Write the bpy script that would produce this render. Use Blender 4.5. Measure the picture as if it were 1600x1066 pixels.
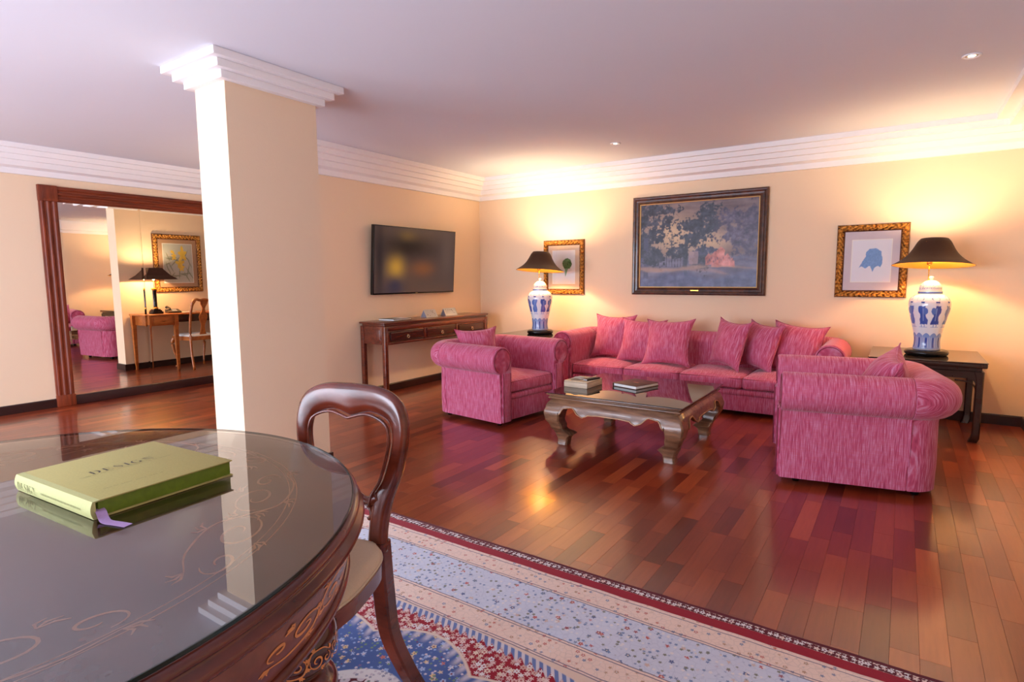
import bpy, bmesh, math, random
import numpy as np
from mathutils import Vector, Matrix, noise as mnoise
random.seed(7); np.random.seed(7)
for o in list(bpy.data.objects): bpy.data.objects.remove(o)
SC = bpy.context.scene; COL = SC.collection
PI = math.pi
# ------------------------------------------------------------------ camera
CH = 1.35
FPX, PITCH, YAW, ROLL = 905.24, 0.1102, 0.5937, -0.0071
def cam_axes():
    f = Vector((-math.sin(YAW)*math.cos(PITCH), math.cos(YAW)*math.cos(PITCH), -math.sin(PITCH)))
    r = Vector((math.cos(YAW), math.sin(YAW), 0)); u = r.cross(f)
    c, s = math.cos(ROLL), math.sin(ROLL)
    return c*r+s*u, -s*r+c*u, f
_r, _u, _f = cam_axes()
cam = bpy.data.cameras.new('camera'); cam.sensor_width = 36; cam.sensor_fit = 'HORIZONTAL'
cam.lens = FPX/1600*36; cam.clip_start = 0.05
camo = bpy.data.objects.new('camera', cam); COL.objects.link(camo)
camo.matrix_world = Matrix(((_r.x,_u.x,-_f.x,0),(_r.y,_u.y,-_f.y,0),(_r.z,_u.z,-_f.z,CH),(0,0,0,1)))
SC.camera = camo
def project(P):
    d = Vector(P)-Vector((0,0,CH)); z = d.dot(_f)
    if z < .05: return None
    return (800+FPX*d.dot(_r)/z, 533-FPX*d.dot(_u)/z, z)
# ------------------------------------------------------------------ world, light, exposure
SC.view_settings.view_transform = 'Standard'; SC.view_settings.look = 'None'
SC.view_settings.gamma = 1; SC.view_settings.use_curve_mapping = False
SC.view_settings.exposure = 0.68
W = bpy.data.worlds.new('sky'); SC.world = W; W.use_nodes = True
W.node_tree.nodes['Background'].inputs[0].default_value = (0.62,0.72,1.0,1)
W.node_tree.nodes['Background'].inputs[1].default_value = 1.0
XM, XTV, XD, YE, YB, XR, YF = -7.4418, -5.0409, -5.29, 3.87, 6.6661, 0.94, -2.3
HC, ZC = 2.6521, 2.4089
WINS = [(-6.9,-5.1),(-4.8,-3.0),(-2.75,-1.35)]
def area(name, loc, sx, sy, rot, power, col):
    l = bpy.data.lights.new(name,'AREA'); l.shape='RECTANGLE'; l.size=sx; l.size_y=sy; l.energy=power; l.color=col
    o = bpy.data.objects.new(name,l); o.location=loc; o.rotation_euler=rot; COL.objects.link(o); return o
for i,(a,b) in enumerate(WINS):     # daylight coming in through the three front windows
    area('window_daylight', ((a+b)/2, YF-0.16, 1.25), b-a, 2.1, (PI/2,0,0), 104, (0.76,0.84,1.0))
def warm_bulb(loc, power, size=0.035, col=(1.0,0.73,0.42), name='lamp_light'):
    l = bpy.data.lights.new(name,'POINT'); l.energy=power; l.shadow_soft_size=size; l.color=col
    o = bpy.data.objects.new(name,l); o.location=loc; COL.objects.link(o); return o
# ------------------------------------------------------------------ helpers
def lin(c):
    return tuple(((x/255)/12.92 if x/255<=.04045 else ((x/255+.055)/1.055)**2.4) for x in c)+(1,)
def tag(o, label=None, cat=None, group=None, kind=None):
    if label: o['label']=label
    if cat: o['category']=cat
    if group: o['group']=group
    if kind: o['kind']=kind
    return o
def empty(name, loc=(0,0,0), rz=0):
    o = bpy.data.objects.new(name,None); o.location=loc; o.rotation_euler=(0,0,rz); o.empty_display_size=.05
    COL.objects.link(o); return o
def link(name, me, mat, parent=None, smooth=False):
    if mat is not None and len(me.materials)==0: me.materials.append(mat)
    if smooth:
        me.polygons.foreach_set('use_smooth',[True]*len(me.polygons))
    o = bpy.data.objects.new(name, me); COL.objects.link(o)
    if parent: o.parent = parent
    return o
def obj(name, bm, mat, parent=None, smooth=False, auto=None):
    bmesh.ops.recalc_face_normals(bm, faces=bm.faces[:])
    if auto is not None:
        for f in bm.faces: f.smooth=True
        for e in bm.edges:
            if len(e.link_faces)==2 and e.calc_face_angle(0)>auto: e.smooth=False
    me = bpy.data.meshes.new(name); bm.to_mesh(me); bm.free()
    return link(name, me, mat, parent, smooth)
def box(bm, x0,x1,y0,y1,z0,z1, bev=0, seg=2, M=None):
    r = bmesh.ops.create_cube(bm, size=1, matrix=Matrix.Translation(((x0+x1)/2,(y0+y1)/2,(z0+z1)/2)) @ Matrix.Diagonal((abs(x1-x0),abs(y1-y0),abs(z1-z0),1)))
    vs = r['verts']
    if bev:
        es = set(e for v in vs for e in v.link_edges)
        rr = bmesh.ops.bevel(bm, geom=list(es), offset=bev, segments=seg, profile=.5, affect='EDGES')
        vs = rr['verts']
        vs = list(set(v for f in rr['faces'] for v in f.verts)|set(v for v in vs))
    if M is not None:
        bmesh.ops.transform(bm, matrix=M, verts=[v for v in vs if v.is_valid])
    return vs
def bx(name, mat, parent, x0,x1,y0,y1,z0,z1, bev=.003, seg=2):
    bm = bmesh.new(); box(bm,x0,x1,y0,y1,z0,z1,bev,seg); return obj(name,bm,mat,parent,auto=.6)
def grid_mesh(P, closed_u=False, closed_v=False, cap=False):
    """P[i][j] -> bmesh grid"""
    bm = bmesh.new(); n=len(P); m=len(P[0])
    V=[[bm.verts.new(P[i][j]) for j in range(m)] for i in range(n)]
    for i in range(n if closed_u else n-1):
        for j in range(m if closed_v else m-1):
            a,b,c,d = V[i][j],V[(i+1)%n][j],V[(i+1)%n][(j+1)%m],V[i][(j+1)%m]
            try: bm.faces.new((a,b,c,d))
            except ValueError: pass
    if cap:
        bm.faces.new(V[0]); bm.faces.new(V[-1][::-1])
    return bm
def lathe(prof, seg=48, cx=0, cy=0, z0=0):
    P=[[ (cx+max(r,1e-4)*math.cos(2*PI*k/seg), cy+max(r,1e-4)*math.sin(2*PI*k/seg), z0+z) for k in range(seg)] for r,z in prof]
    return grid_mesh(P, closed_v=True, cap=True)
def catmull(pts, n):
    pts=[Vector(p) for p in pts]; out=[]
    Q=[pts[0]*2-pts[1]]+pts+[pts[-1]*2-pts[-2]]
    for i in range(1,len(Q)-2):
        for k in range(n):
            t=k/n; a,b,c,d=Q[i-1:i+3]
            out.append(.5*((2*b)+(c-a)*t+(2*a-5*b+4*c-d)*t*t+(3*b-a-3*c+d)*t**3))
    out.append(pts[-1]); return out
def tube(pts, rad, seg=8, closed=False, up=Vector((0,0,1)), ell=None, bm=None):
    """sweep an ellipse: rad = number | list ; ell = list of second radii (along 'up' side)"""
    pts=[Vector(p) for p in pts]; n=len(pts); P=[]
    for i,p in enumerate(pts):
        if closed: t=(pts[(i+1)%n]-pts[i-1]).normalized()
        else: t=(pts[min(i+1,n-1)]-pts[max(i-1,0)]).normalized()
        s=t.cross(up)
        if s.length<1e-4: s=t.cross(Vector((1,0,0)))
        s.normalize(); w=s.cross(t).normalized()
        a=rad[i] if hasattr(rad,'__len__') else rad
        b=ell[i] if ell is not None else a
        P.append([p+s*a*math.cos(2*PI*k/seg)+w*b*math.sin(2*PI*k/seg) for k in range(seg)])
    g=grid_mesh(P, closed_u=closed, closed_v=True, cap=not closed)
    if bm is None: return g
    me=bpy.data.meshes.new('tmp'); g.to_mesh(me); g.free(); bm.from_mesh(me); bpy.data.meshes.remove(me); return bm
def prism(bm, pts, axis, a, b):
    """extrude 2D polygon along axis between a and b. axis 0: pts=(y,z); 1: (x,z); 2: (x,y)"""
    def mk(p,v): return {0:(v,p[0],p[1]),1:(p[0],v,p[1]),2:(p[0],p[1],v)}[axis]
    A=[bm.verts.new(mk(p,a)) for p in pts]; B=[bm.verts.new(mk(p,b)) for p in pts]
    n=len(pts); bm.faces.new(A); bm.faces.new(B[::-1])
    for i in range(n): bm.faces.new((A[i],A[(i+1)%n],B[(i+1)%n],B[i]))
    return A+B
# ------------------------------------------------------------------ materials
def nmat(name):
    m=bpy.data.materials.new(name); m.use_nodes=True; nt=m.node_tree; b=nt.nodes['Principled BSDF']; return m,nt,b
class NT:
    def __init__(s,nt): s.nt=nt
    def n(s,t,**k):
        x=s.nt.nodes.new(t)
        for a,v in k.items():
            if a.startswith('i_'):
                key=a[2:]; key=int(key) if key.isdigit() else key
                x.inputs[key].default_value=v
            else: setattr(x,a,v)
        return x
    def l(s,a,b): s.nt.links.new(a,b)
    def _in(s,node,i,v):
        if v is None: return
        if hasattr(v,'is_output') or isinstance(v,bpy.types.NodeSocket): s.l(v,node.inputs[i])
        else: node.inputs[i].default_value=v
    def m(s,op,a,b=None,c=None,clamp=False):
        x=s.nt.nodes.new('ShaderNodeMath'); x.operation=op; x.use_clamp=clamp
        s._in(x,0,a); s._in(x,1,b); s._in(x,2,c); return x.outputs[0]
    def mix(s,f,a,b,mode='MIX'):
        x=s.nt.nodes.new('ShaderNodeMix'); x.data_type='RGBA'; x.blend_type=mode
        s._in(x,0,f); s._in(x,6,a); s._in(x,7,b); return x.outputs[2]
    def ramp(s,v,stops,interp='LINEAR'):
        x=s.nt.nodes.new('ShaderNodeValToRGB'); x.color_ramp.interpolation=interp
        e=x.color_ramp.elements
        while len(e)<len(stops): e.new(.5)
        for el,(p,c) in zip(e,stops): el.position=p; el.color=c
        s.l(v,x.inputs[0]); return x.outputs[0]
    def co(s,kind='Object'): return s.n('ShaderNodeTexCoord').outputs[kind]
    def mapp(s,v,scale=(1,1,1),loc=(0,0,0),rot=(0,0,0)):
        x=s.n('ShaderNodeMapping'); x.inputs['Scale'].default_value=scale; x.inputs['Location'].default_value=loc; x.inputs['Rotation'].default_value=rot
        s.l(v,x.inputs[0]); return x.outputs[0]
    def noise(s,v,scale=5,detail=2,rough=.5):
        x=s.n('ShaderNodeTexNoise'); x.inputs['Scale'].default_value=scale; x.inputs['Detail'].default_value=detail; x.inputs['Roughness'].default_value=rough
        s.l(v,x.inputs['Vector']); return x.outputs['Fac']
    def bump(s,h,st,dist,bsdf):
        x=s.n('ShaderNodeBump'); x.inputs['Strength'].default_value=st; x.inputs['Distance'].default_value=dist
        s.l(h,x.inputs['Height']); s.l(x.outputs[0],bsdf.inputs['Normal'])
def plain(name,rgb,rough=.5,metal=0,spec=.5,var=.06,vs=6,bump=0):
    m,nt,b=nmat(name); N=NT(nt)
    c=lin(rgb); nz=N.noise(N.co(),vs,3)
    d=tuple(min(1,x*(1-var)) for x in c[:3])+(1,); e=tuple(min(1,x*(1+var)) for x in c[:3])+(1,)
    N.l(N.ramp(nz,[(.3,d),(.7,e)]),b.inputs['Base Color'])
    b.inputs['Roughness'].default_value=rough; b.inputs['Metallic'].default_value=metal; b.inputs['Specular IOR Level'].default_value=spec
    if bump: N.bump(N.noise(N.co(),bump,3),.25,.002,b)
    return m
def woodm(name,dark,light,rough=.3,scale=(2,30,30),coat=0,fig=1.0):
    m,nt,b=nmat(name); N=NT(nt); co=N.co()
    a=N.noise(N.mapp(co,scale=scale),1.6,4,.6); a2=N.noise(N.mapp(co,scale=tuple(x*.25 for x in scale)),2.0,3)
    v=N.m('ADD',N.m('MULTIPLY',a,.6),N.m('MULTIPLY',a2,.4))
    N.l(N.ramp(v,[(.36,lin(dark)),(.64,lin(light))]),b.inputs['Base Color'])
    b.inputs['Roughness'].default_value=rough
    if coat: b.inputs['Coat Weight'].default_value=coat; b.inputs['Coat Roughness'].default_value=.10
    N.bump(a,.05,.001,b)
    return m
def fabric(name, axis, base=(200,86,122)):
    """slub weave: light and dark streaks, fine across AXIS and long in the other directions"""
    m,nt,b=nmat(name); N=NT(nt); co=N.co()
    s=[9,9,9]; s[axis]=300; s2=[260,260,260]; s2[axis]=20; s3=[16,16,16]; s3[axis]=420
    a=N.noise(N.mapp(co,scale=s),1,2,.6); c=N.noise(N.mapp(co,scale=s2),1,2,.6); d=N.noise(N.mapp(co,scale=s3,loc=(3,5,7)),1,1)
    B=lin(base)
    dk=(B[0]*.58,B[1]*.40,B[2]*.52,1); lt=(min(1,B[0]*1.2),B[1]*3.2,B[2]*2.4,1)
    v=N.m('ADD',N.m('MULTIPLY',a,.62),N.m('MULTIPLY',d,.38))
    col=N.ramp(v,[(.34,dk),(.48,B),(.62,lt)])
    col=N.mix(N.m('MULTIPLY',N.m('SUBTRACT',c,.42,clamp=True),1.6,clamp=True),col,(B[0]*1.0,B[1]*.85,B[2]*.55,1))
    N.l(col,b.inputs['Base Color'])
    b.inputs['Roughness'].default_value=.85; b.inputs['Specular IOR Level'].default_value=.2
    b.inputs['Sheen Weight'].default_value=.25; b.inputs['Sheen Roughness'].default_value=.4
    wr=N.noise(N.mapp(co,scale=(7,7,7)),1,3)
    N.bump(N.m('ADD',N.m('MULTIPLY',v,.12),wr),.35,.012,b)
    return m
def attrm(name, rough=.5, att='paint', spec=.5, coat=0, metal=0):
    m,nt,b=nmat(name); N=NT(nt); a=N.n('ShaderNodeAttribute'); a.attribute_name=att
    N.l(a.outputs['Color'],b.inputs['Base Color']); b.inputs['Roughness'].default_value=rough
    b.inputs['Specular IOR Level'].default_value=spec; b.inputs['Metallic'].default_value=metal
    if coat: b.inputs['Coat Weight'].default_value=coat; b.inputs['Coat Roughness'].default_value=.05
    return m
def paint(me, cols):
    a=me.color_attributes.new('paint','FLOAT_COLOR','POINT'); a.data.foreach_set('color',np.asarray(cols,dtype=np.float32).ravel())
def srgb2lin(c):
    c=np.clip(np.asarray(c,float)/255,0,1); return np.where(c<=.04045,c/12.92,((c+.055)/1.055)**2.4)
def glassm(name, tint=(1,1,1,1), ior=1.5, rough=0.0, extra=0.0):
    """clear flat pane: transparent with a Fresnel mirror coat"""
    m,nt,b=nmat(name); N=NT(nt); nt.nodes.remove(b)
    t=N.n('ShaderNodeBsdfTransparent'); t.inputs[0].default_value=tint
    g=N.n('ShaderNodeBsdfGlossy'); g.inputs['Roughness'].default_value=rough; g.inputs[0].default_value=(1,1,1,1)
    f=N.n('ShaderNodeFresnel'); f.inputs[0].default_value=ior
    mx=N.n('ShaderNodeMixShader'); bf=N.n('ShaderNodeNewGeometry').outputs['Backfacing']; N.l(N.m('MULTIPLY',N.m('ADD',f.outputs[0],extra,clamp=True),N.m('SUBTRACT',1.0,bf)),mx.inputs[0]); N.l(t.outputs[0],mx.inputs[1]); N.l(g.outputs[0],mx.inputs[2])
    N.l(mx.outputs[0],nt.nodes['Material Output'].inputs[0]); return m
def emit(name,rgb,st):
    m,nt,b=nmat(name); b.inputs['Emission Color'].default_value=lin(rgb); b.inputs['Emission Strength'].default_value=st; b.inputs['Base Color'].default_value=lin(rgb); return m
M={}
M['wall']=plain('cream_wall_paint',(240,214,182),.75,var=.012,vs=1.3,bump=90)
M['ceil']=plain('ceiling_paint',(226,228,238),.85,var=.01,vs=1)
M['plaster']=plain('white_plaster',(244,240,240),.6,var=.01)
M['base']=plain('dark_baseboard',(44,20,20),.35,var=.2,vs=4)
M['fx']=fabric('pink_weave_x',0); M['fy']=fabric('pink_weave_y',1)
M['pip']=plain('piping_cord',(136,44,64),.8,var=.15,vs=40)
M['rose']=woodm('rosewood',(62,24,16),(122,52,28),.28,(3,40,40),.4)
M['rosey']=woodm('rosewood_lengthwise',(62,24,16),(118,50,28),.28,(40,3,40),.4)
M['ebony']=woodm('dark_stained_wood',(26,11,9),(62,28,20),.25,(30,4,30),.4)
M['maho']=woodm('mahogany',(66,22,12),(118,46,24),.24,(3,3,9),.35)
M['walnut']=woodm('grey_brown_walnut',(84,56,40),(150,108,78),.3,(4,26,26),.3)
M['honey']=woodm('honey_wood',(150,76,26),(196,112,46),.35,(20,5,20),.3)
M['red']=woodm('red_brown_frame_wood',(92,34,13),(142,60,28),.5,(30,30,2.5),0)
M['redh']=woodm('red_brown_header_wood',(92,34,13),(142,60,28),.5,(30,2.5,30),0)
M['burl']=woodm('burl_veneer',(46,20,17),(88,42,32),.25,(4,4,4),.3)
M['burlside']=woodm('skirt_burl_veneer',(88,44,34),(140,80,62),.3,(7,7,7),.3)
M['black']=plain('black_lacquer',(14,12,13),.25,var=.2)
M['bronze']=plain('aged_bronze',(132,96,56),.35,metal=.8,var=.3,vs=60)
M['brass']=plain('polished_brass',(214,160,70),.22,metal=.9,var=.08)
M['chrome']=plain('pale_metal',(214,196,160),.25,metal=.8)
M['inlay']=plain('satinwood_inlay',(206,134,72),.35,var=.15,vs=40)
M['inlayfaint']=plain('faded_inlay',(140,84,50),.35,var=.15,vs=40)
M['white']=plain('white_paper',(236,234,230),.7,var=.02)
M['linen']=plain('cream_linen',(206,184,158),.9,var=.05,vs=300,bump=500)
M['mirror'],nt,b=nmat('mirror_silver'); b.inputs['Base Color'].default_value=(.93,.90,.84,1); b.inputs['Metallic'].default_value=1; b.inputs['Roughness'].default_value=0
M['glass']=glassm('table_glass',(.93,.96,.94,1),1.95,extra=.0)
M['pane']=glassm('clear_pane',(1,1,1,1),1.45)
M['glassedge']=plain('green_glass_edge',(20,40,36),.1)
M['blackglass'],nt,b=nmat('black_glass_top'); b.inputs['Base Color'].default_value=(.012,.007,.005,1); b.inputs['Roughness'].default_value=.02; b.inputs['IOR'].default_value=1.75
M['greyglass'],nt,b=nmat('smoked_glass_top'); b.inputs['Base Color'].default_value=(.05,.035,.028,1); b.inputs['Roughness'].default_value=.04; b.inputs['IOR'].default_value=1.9
M['bulb']=emit('lit_bulb',(255,214,140),25)
M['spot']=emit('lit_downlight',(255,236,200),12)

# ------------------------------------------------------------------ room shell
def struct(name,bm,mat,parent=None,auto=None):
    o=obj(name,bm,mat,parent,auto=auto)
    if parent is None: o['kind']='structure'
    return o
def sbox(name,mat,*a):
    bm=bmesh.new(); box(bm,*a); return struct(name,bm,mat)
T=.15
sbox('wall_left',M['wall'],XM-T,XM,YF-T,YB+T,0,HC)
sbox('wall_back',M['wall'],XM,XR,YB,YB+T,0,HC)
sbox('wall_right',M['wall'],XR,XR+T,YF-T,YB+T,0,HC)
sbox('wall_middle',M['wall'],XD,XTV,YE,YB,0,HC)
bm=bmesh.new()                                   # front wall behind the camera, with three window openings
xs=[XM]+[v for w in WINS for v in w]+[XR]
for i in range(0,len(xs),2): box(bm,xs[i],xs[i+1],YF-T,YF,0,HC)
for a,b in WINS: box(bm,a,b,YF-T,YF,0,.2); box(bm,a,b,YF-T,YF,2.3,HC)
struct('wall_front',bm,M['wall'])
sbox('ceiling',M['ceil'],XM-T,XR+T,YF-T,YB+T,HC,HC+.1)
for i,(a,b) in enumerate(WINS):
    e=empty('window_%d'%(i+1),((a+b)/2,YF-.08,.2)); e['kind']='structure'; w=(b-a)/2
    bm=bmesh.new()
    for x in (-w,w-.06): box(bm,x,x+.06,-.03,.03,0,2.1)
    box(bm,-.03,.03,-.03,.03,.06,2.04); box(bm,-w+.06,w-.06,-.03,.03,0,.06); box(bm,-w+.06,w-.06,-.03,.03,2.04,2.1)
    obj('window_frame',bm,M['plaster'],e)
    for x in (-w+.06,.03):
        bm=bmesh.new(); box(bm,x,x+w-.09,-.004,.004,.06,2.04); obj('pane',bm,M['pane'],e)
# mouldings swept round the room (profile = distance from wall, height)
def offset_path(path, d, closed=False):
    out=[]; n=len(path)
    for i,p in enumerate(path):
        p=Vector(p); ns=[]
        if i>0: a=(p-Vector(path[i-1])).normalized(); ns.append(Vector((-a.y,a.x)))
        if i<n-1: a=(Vector(path[i+1])-p).normalized(); ns.append(Vector((-a.y,a.x)))
        if len(ns)==1: out.append(p+ns[0]*d)
        else:
            m=(ns[0]+ns[1]); m=m/ m.dot(ns[0]); out.append(p+m*d)
    return out
ROOM=[(XR,YF),(XR,YB),(XTV,YB),(XTV,YE),(XD,YE),(XD,YB),(XM,YB),(XM,YF)]
SEG=['right','back','middle','partition_end','partition_rear','nook','left']
def moulding(prefix, prof, mat):
    offs=[offset_path(ROOM,d) for d,z in prof]
    for s in range(len(ROOM)-1):
        bm=bmesh.new()
        A=[bm.verts.new((offs[k][s].x,offs[k][s].y,prof[k][1])) for k in range(len(prof))]
        B=[bm.verts.new((offs[k][s+1].x,offs[k][s+1].y,prof[k][1])) for k in range(len(prof))]
        n=len(prof)
        for k in range(n): bm.faces.new((A[k],A[(k+1)%n],B[(k+1)%n],B[k]))
        bm.faces.new(A); bm.faces.new(B[::-1])
        nm = ('baseboard_'+SEG[s]) if prefix=='baseboard' else 'trim_%d'%(s+1)
        struct(nm,bm,mat)
H=HC-.001
moulding('trim',[(0.001,ZC),(.04,ZC),(.04,2.463),(.11,2.480),(.115,2.534),(.205,2.524),(.207,2.574),(.295,2.564),(.297,2.614),(.385,2.604),(.387,H),(0.001,H)],M['plaster'])
moulding('baseboard',[(0.0005,0.001),(.018,0.001),(.018,.082),(.012,.0926),(0.0005,.0926)],M['base'])
# pillar
CX0,CX1,CY0,CY1=-3.735,-3.405,2.02,2.665
pil=empty('pillar',((CX0+CX1)/2,(CY0+CY1)/2,0)); pil['kind']='structure'
hx,hy=(CX1-CX0)/2,(CY1-CY0)/2
bm=bmesh.new(); box(bm,-hx,hx,-hy,hy,0,HC-.002); obj('shaft',bm,M['wall'],pil)
for k in range(3):
    o=.045*(k+1); z0=2.52+.044*k
    bm=bmesh.new(); box(bm,-hx-o,hx+o,-hy-o,hy+o,z0,min(z0+.044,HC-.001),.002,1); obj('capital_step',bm,M['plaster'],pil)
bm=bmesh.new(); box(bm,-hx-.015,hx+.015,-hy-.015,hy+.015,0.001,.088); obj('baseboard',bm,M['base'],pil)

# ------------------------------------------------------------------ floor of jatoba planks
m,nt,b=nmat('jatoba_planks'); N=NT(nt)
at=N.n('ShaderNodeAttribute'); at.attribute_name='tint'; tv=at.outputs['Fac']
g=N.n('ShaderNodeNewGeometry').outputs['Position']
off=N.n('ShaderNodeCombineXYZ'); N.l(N.m('MULTIPLY',tv,37.),off.inputs[0]); N.l(N.m('MULTIPLY',tv,91.),off.inputs[1])
va=N.n('ShaderNodeVectorMath'); va.operation='ADD'; N.l(g,va.inputs[0]); N.l(off.outputs[0],va.inputs[1])
gr=N.noise(N.mapp(va.outputs[0],scale=(55,4,4)),1,5,.65); g2=N.noise(N.mapp(va.outputs[0],scale=(9,1.2,1)),1,3)
c=N.ramp(tv,[(0,lin((104,36,18))),(.2,lin((130,48,22))),(.5,lin((142,56,26))),(.85,lin((154,66,32))),(1,lin((176,84,42)))])
dk=N.mix(1,c,(.66,.55,.50,1),'MULTIPLY')
c=N.mix(N.m('MULTIPLY',N.m('SUBTRACT',N.m('ADD',N.m('MULTIPLY',gr,.6),N.m('MULTIPLY',g2,.5)),.45,clamp=True),2.6,clamp=True),c,dk)
N.l(c,b.inputs['Base Color']); b.inputs['Roughness'].default_value=.3; b.inputs['Specular IOR Level'].default_value=.5
b.inputs['Coat Weight'].default_value=.7; b.inputs['Coat Roughness'].default_value=.13
N.bump(N.noise(N.mapp(g,scale=(6,3,3)),1,2),.06,.004,b)
M['plank']=m
sbox('floor',plain('subfloor',(40,16,10),.6),XM-T,XR+T,YF-T,YB+T,-.12,-.012)
FLOOR=bpy.data.objects['floor']
PWID=.09
PL=[.30,.40,.50,.60]
def hidden(p):
    """is the floor point behind the table, pillar or big furniture as the camera sees it"""
    o=Vector((0,0,CH)); d=Vector(p)-o
    t=(CH-.87)/CH; q=o+d*t
    if math.hypot(q.x+1.512,q.y-.272)<.77: return True
    for (x0,x1,y0,y1,z1) in ((-3.75,-2.9,4.15,5.1,.7),(-.65,.3,4.05,5.0,.7),(-3.3,-.4,5.8,6.6,.7),(CX0,CX1,CY0,CY1,2.6),(-2.3,-1.25,4.0,5.0,-1)):
        lo,hi=0,1
        for a,(u0,u1) in enumerate(((x0,x1),(y0,y1),(0,z1))):
            if abs(d[a])<1e-9: continue
            ta,tb=(u0-o[a])/d[a],(u1-o[a])/d[a]
            lo=max(lo,min(ta,tb)); hi=min(hi,max(ta,tb))
        if lo<hi-.001: return True
    return False
RUG=(-3.33,.58,-1.45,2.27)
planks=[]; rr=random.Random(3)
x=XM
while x<XR-.001:
    w=min(PWID,XR-x); y=YF-rr.random()*.5
    while y<YB:
        L=rr.choice(PL); y1=min(y+L,YB); y0=max(y,YF)
        if y1-y0>.02: planks.append((x,x+w,y0,y1,rr.random()))
        y+=L
    x+=w
sc=[]
for i,(x0,x1,y0,y1,t) in enumerate(planks):
    cxp,cyp=(x0+x1)/2,(y0+y1)/2; s=0
    if not (RUG[0]<cxp<RUG[1] and RUG[2]<cyp<RUG[3]) and (x1-x0)>.08 and any(abs((y1-y0)-L)<1e-6 for L in PL) and not hidden((cxp,cyp,0)):
        ps=[project(p) for p in ((x0,y0,0),(x1,y0,0),(x1,y1,0),(x0,y1,0))]
        if all(ps) and 0<sum(p[0] for p in ps)/4<1600 and 0<sum(p[1] for p in ps)/4<1066:
            s=abs(sum(ps[k][0]*ps[(k+1)%4][1]-ps[(k+1)%4][0]*ps[k][1] for k in range(4)))/2
    sc.append(s)
order=sorted(range(len(planks)),key=lambda i:-sc[i])[:300]; chosen=set(i for i in order if sc[i]>0)
def plank_geo(x0,x1,y0,y1):
    e=.0006
    return ([(x0,y0,-.012),(x1,y0,-.012),(x1,y1,-.012),(x0,y1,-.012),(x0+.0002,y0+.0002,-.0005),(x1-.0002,y0+.0002,-.0005),(x1-.0002,y1-.0002,-.0005),(x0+.0002,y1-.0002,-.0005),
             (x0+e,y0+e,0),(x1-e,y0+e,0),(x1-e,y1-e,0),(x0+e,y1-e,0)],
            [(8,9,10,11)]+[(a,(a+1)%4,(a+1)%4+4,a+4) for a in range(4)]+[(a+4,(a+1)%4+4,(a+1)%4+8,a+8) for a in range(4)])
cache={}
def tinted(me,vals):
    a=me.attributes.new('tint','FLOAT','POINT'); a.data.foreach_set('value',vals)
VS,FS,TS=[],[],[]
for i,(x0,x1,y0,y1,t) in enumerate(planks):
    if i in chosen:
        L=round(y1-y0,2); tq=int(t*10)
        if (L,tq) not in cache:
            me=bpy.data.meshes.new('plank'); v,f=plank_geo(0,PWID,0,L); me.from_pydata(v,[],f); tinted(me,[tq/9.]*12); me.materials.append(M['plank']); cache[(L,tq)]=me
        o=bpy.data.objects.new('plank',cache[(L,tq)]); COL.objects.link(o); o.location=(x0,y0,0); o.parent=FLOOR
    else:
        v,f=plank_geo(x0,x1,y0,y1); n=len(VS); VS+=v; FS+=[tuple(a+n for a in q) for q in f]; TS+=[t]*12
me=bpy.data.meshes.new('far_planks'); me.from_pydata(VS,[],FS); tinted(me,TS)
o=link('far_planks',me,M['plank'],FLOOR); o['kind']='stuff'

# ------------------------------------------------------------------ upholstery
HEM=.045
def shell_section(top=.735, r=.125, thick=.14, cu=-.02):
    cz=top-r; pts=[(0,HEM),(.004,.2),(.0,cz-r-.02),(.004,cz-r+.004)]
    for k in range(0,19):
        a=math.radians(-74+k*(250/18)); pts.append((cu+r*math.cos(a),cz+r*math.sin(a)))
    pts+=[(-thick,cz-.02),(-thick,.12),(-thick,HEM)]
    return pts
def sweep_section(path, sec, name, mat, parent, cap_bev=.014):
    """path: list of (x,y,nx,ny) outer-face points with outward normals"""
    P=[[ (x+nx*u,y+ny*u,z) for u,z in sec] for x,y,nx,ny in path]
    bm=grid_mesh(P,closed_v=True,cap=True)
    bm.faces.ensure_lookup_table(); caps=[f for f in bm.faces if len(f.verts)==len(sec)]
    es=set(e for f in caps for e in f.edges)
    if cap_bev: bmesh.ops.bevel(bm,geom=list(es),offset=cap_bev,segments=3,profile=.5,affect='EDGES')
    return obj(name,bm,mat,parent,auto=.9)
def jit(p,s,a):
    v=mnoise.noise_vector(Vector(p)*s); return (p[0]+v.x*a,p[1]+v.y*a,p[2]+v.z*a)
def cushion_mesh(w,d,h,crown=.035,bulge=.012,n=22,r=.03,seed=0):
    """box cushion with rounded edges and a crowned top, origin at bottom centre"""
    bm=bmesh.new(); bmesh.ops.create_cube(bm,size=2)
    bmesh.ops.subdivide_edges(bm,edges=bm.edges[:],cuts=n,use_grid_fill=True)
    for v in bm.verts:
        x,y,z=v.co; p=[x*w/2,y*d/2,z*h/2]; hh=[w/2,d/2,h/2]
        q=[max(-(a-r),min(a-r,c)) for a,c in zip(hh,p)]
        dv=Vector([a-b for a,b in zip(p,q)])
        if dv.length>1e-6:
            m=max(abs(c) for c in dv); dv=dv.normalized()*min(m,r) if dv.length>r*.999 or True else dv
        s=Vector(q)+dv
        fx,fy=1-min(1,abs(x))**2.2,1-min(1,abs(y))**2.2
        s.z+= crown*fx*fy*(1 if z>0 else .15)*(1 if z>0 else -1)*(abs(z)**1.0)
        fz=1-z*z
        s.x+=bulge*x*fz*fy; s.y+=bulge*y*fz*fx
        nz=mnoise.noise_vector(Vector((s.x*5+seed,s.y*5,s.z*5)))*.006
        v.co=(s.x+nz.x,s.y+nz.y,s.z+h/2+nz.z)
    return bm
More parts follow.
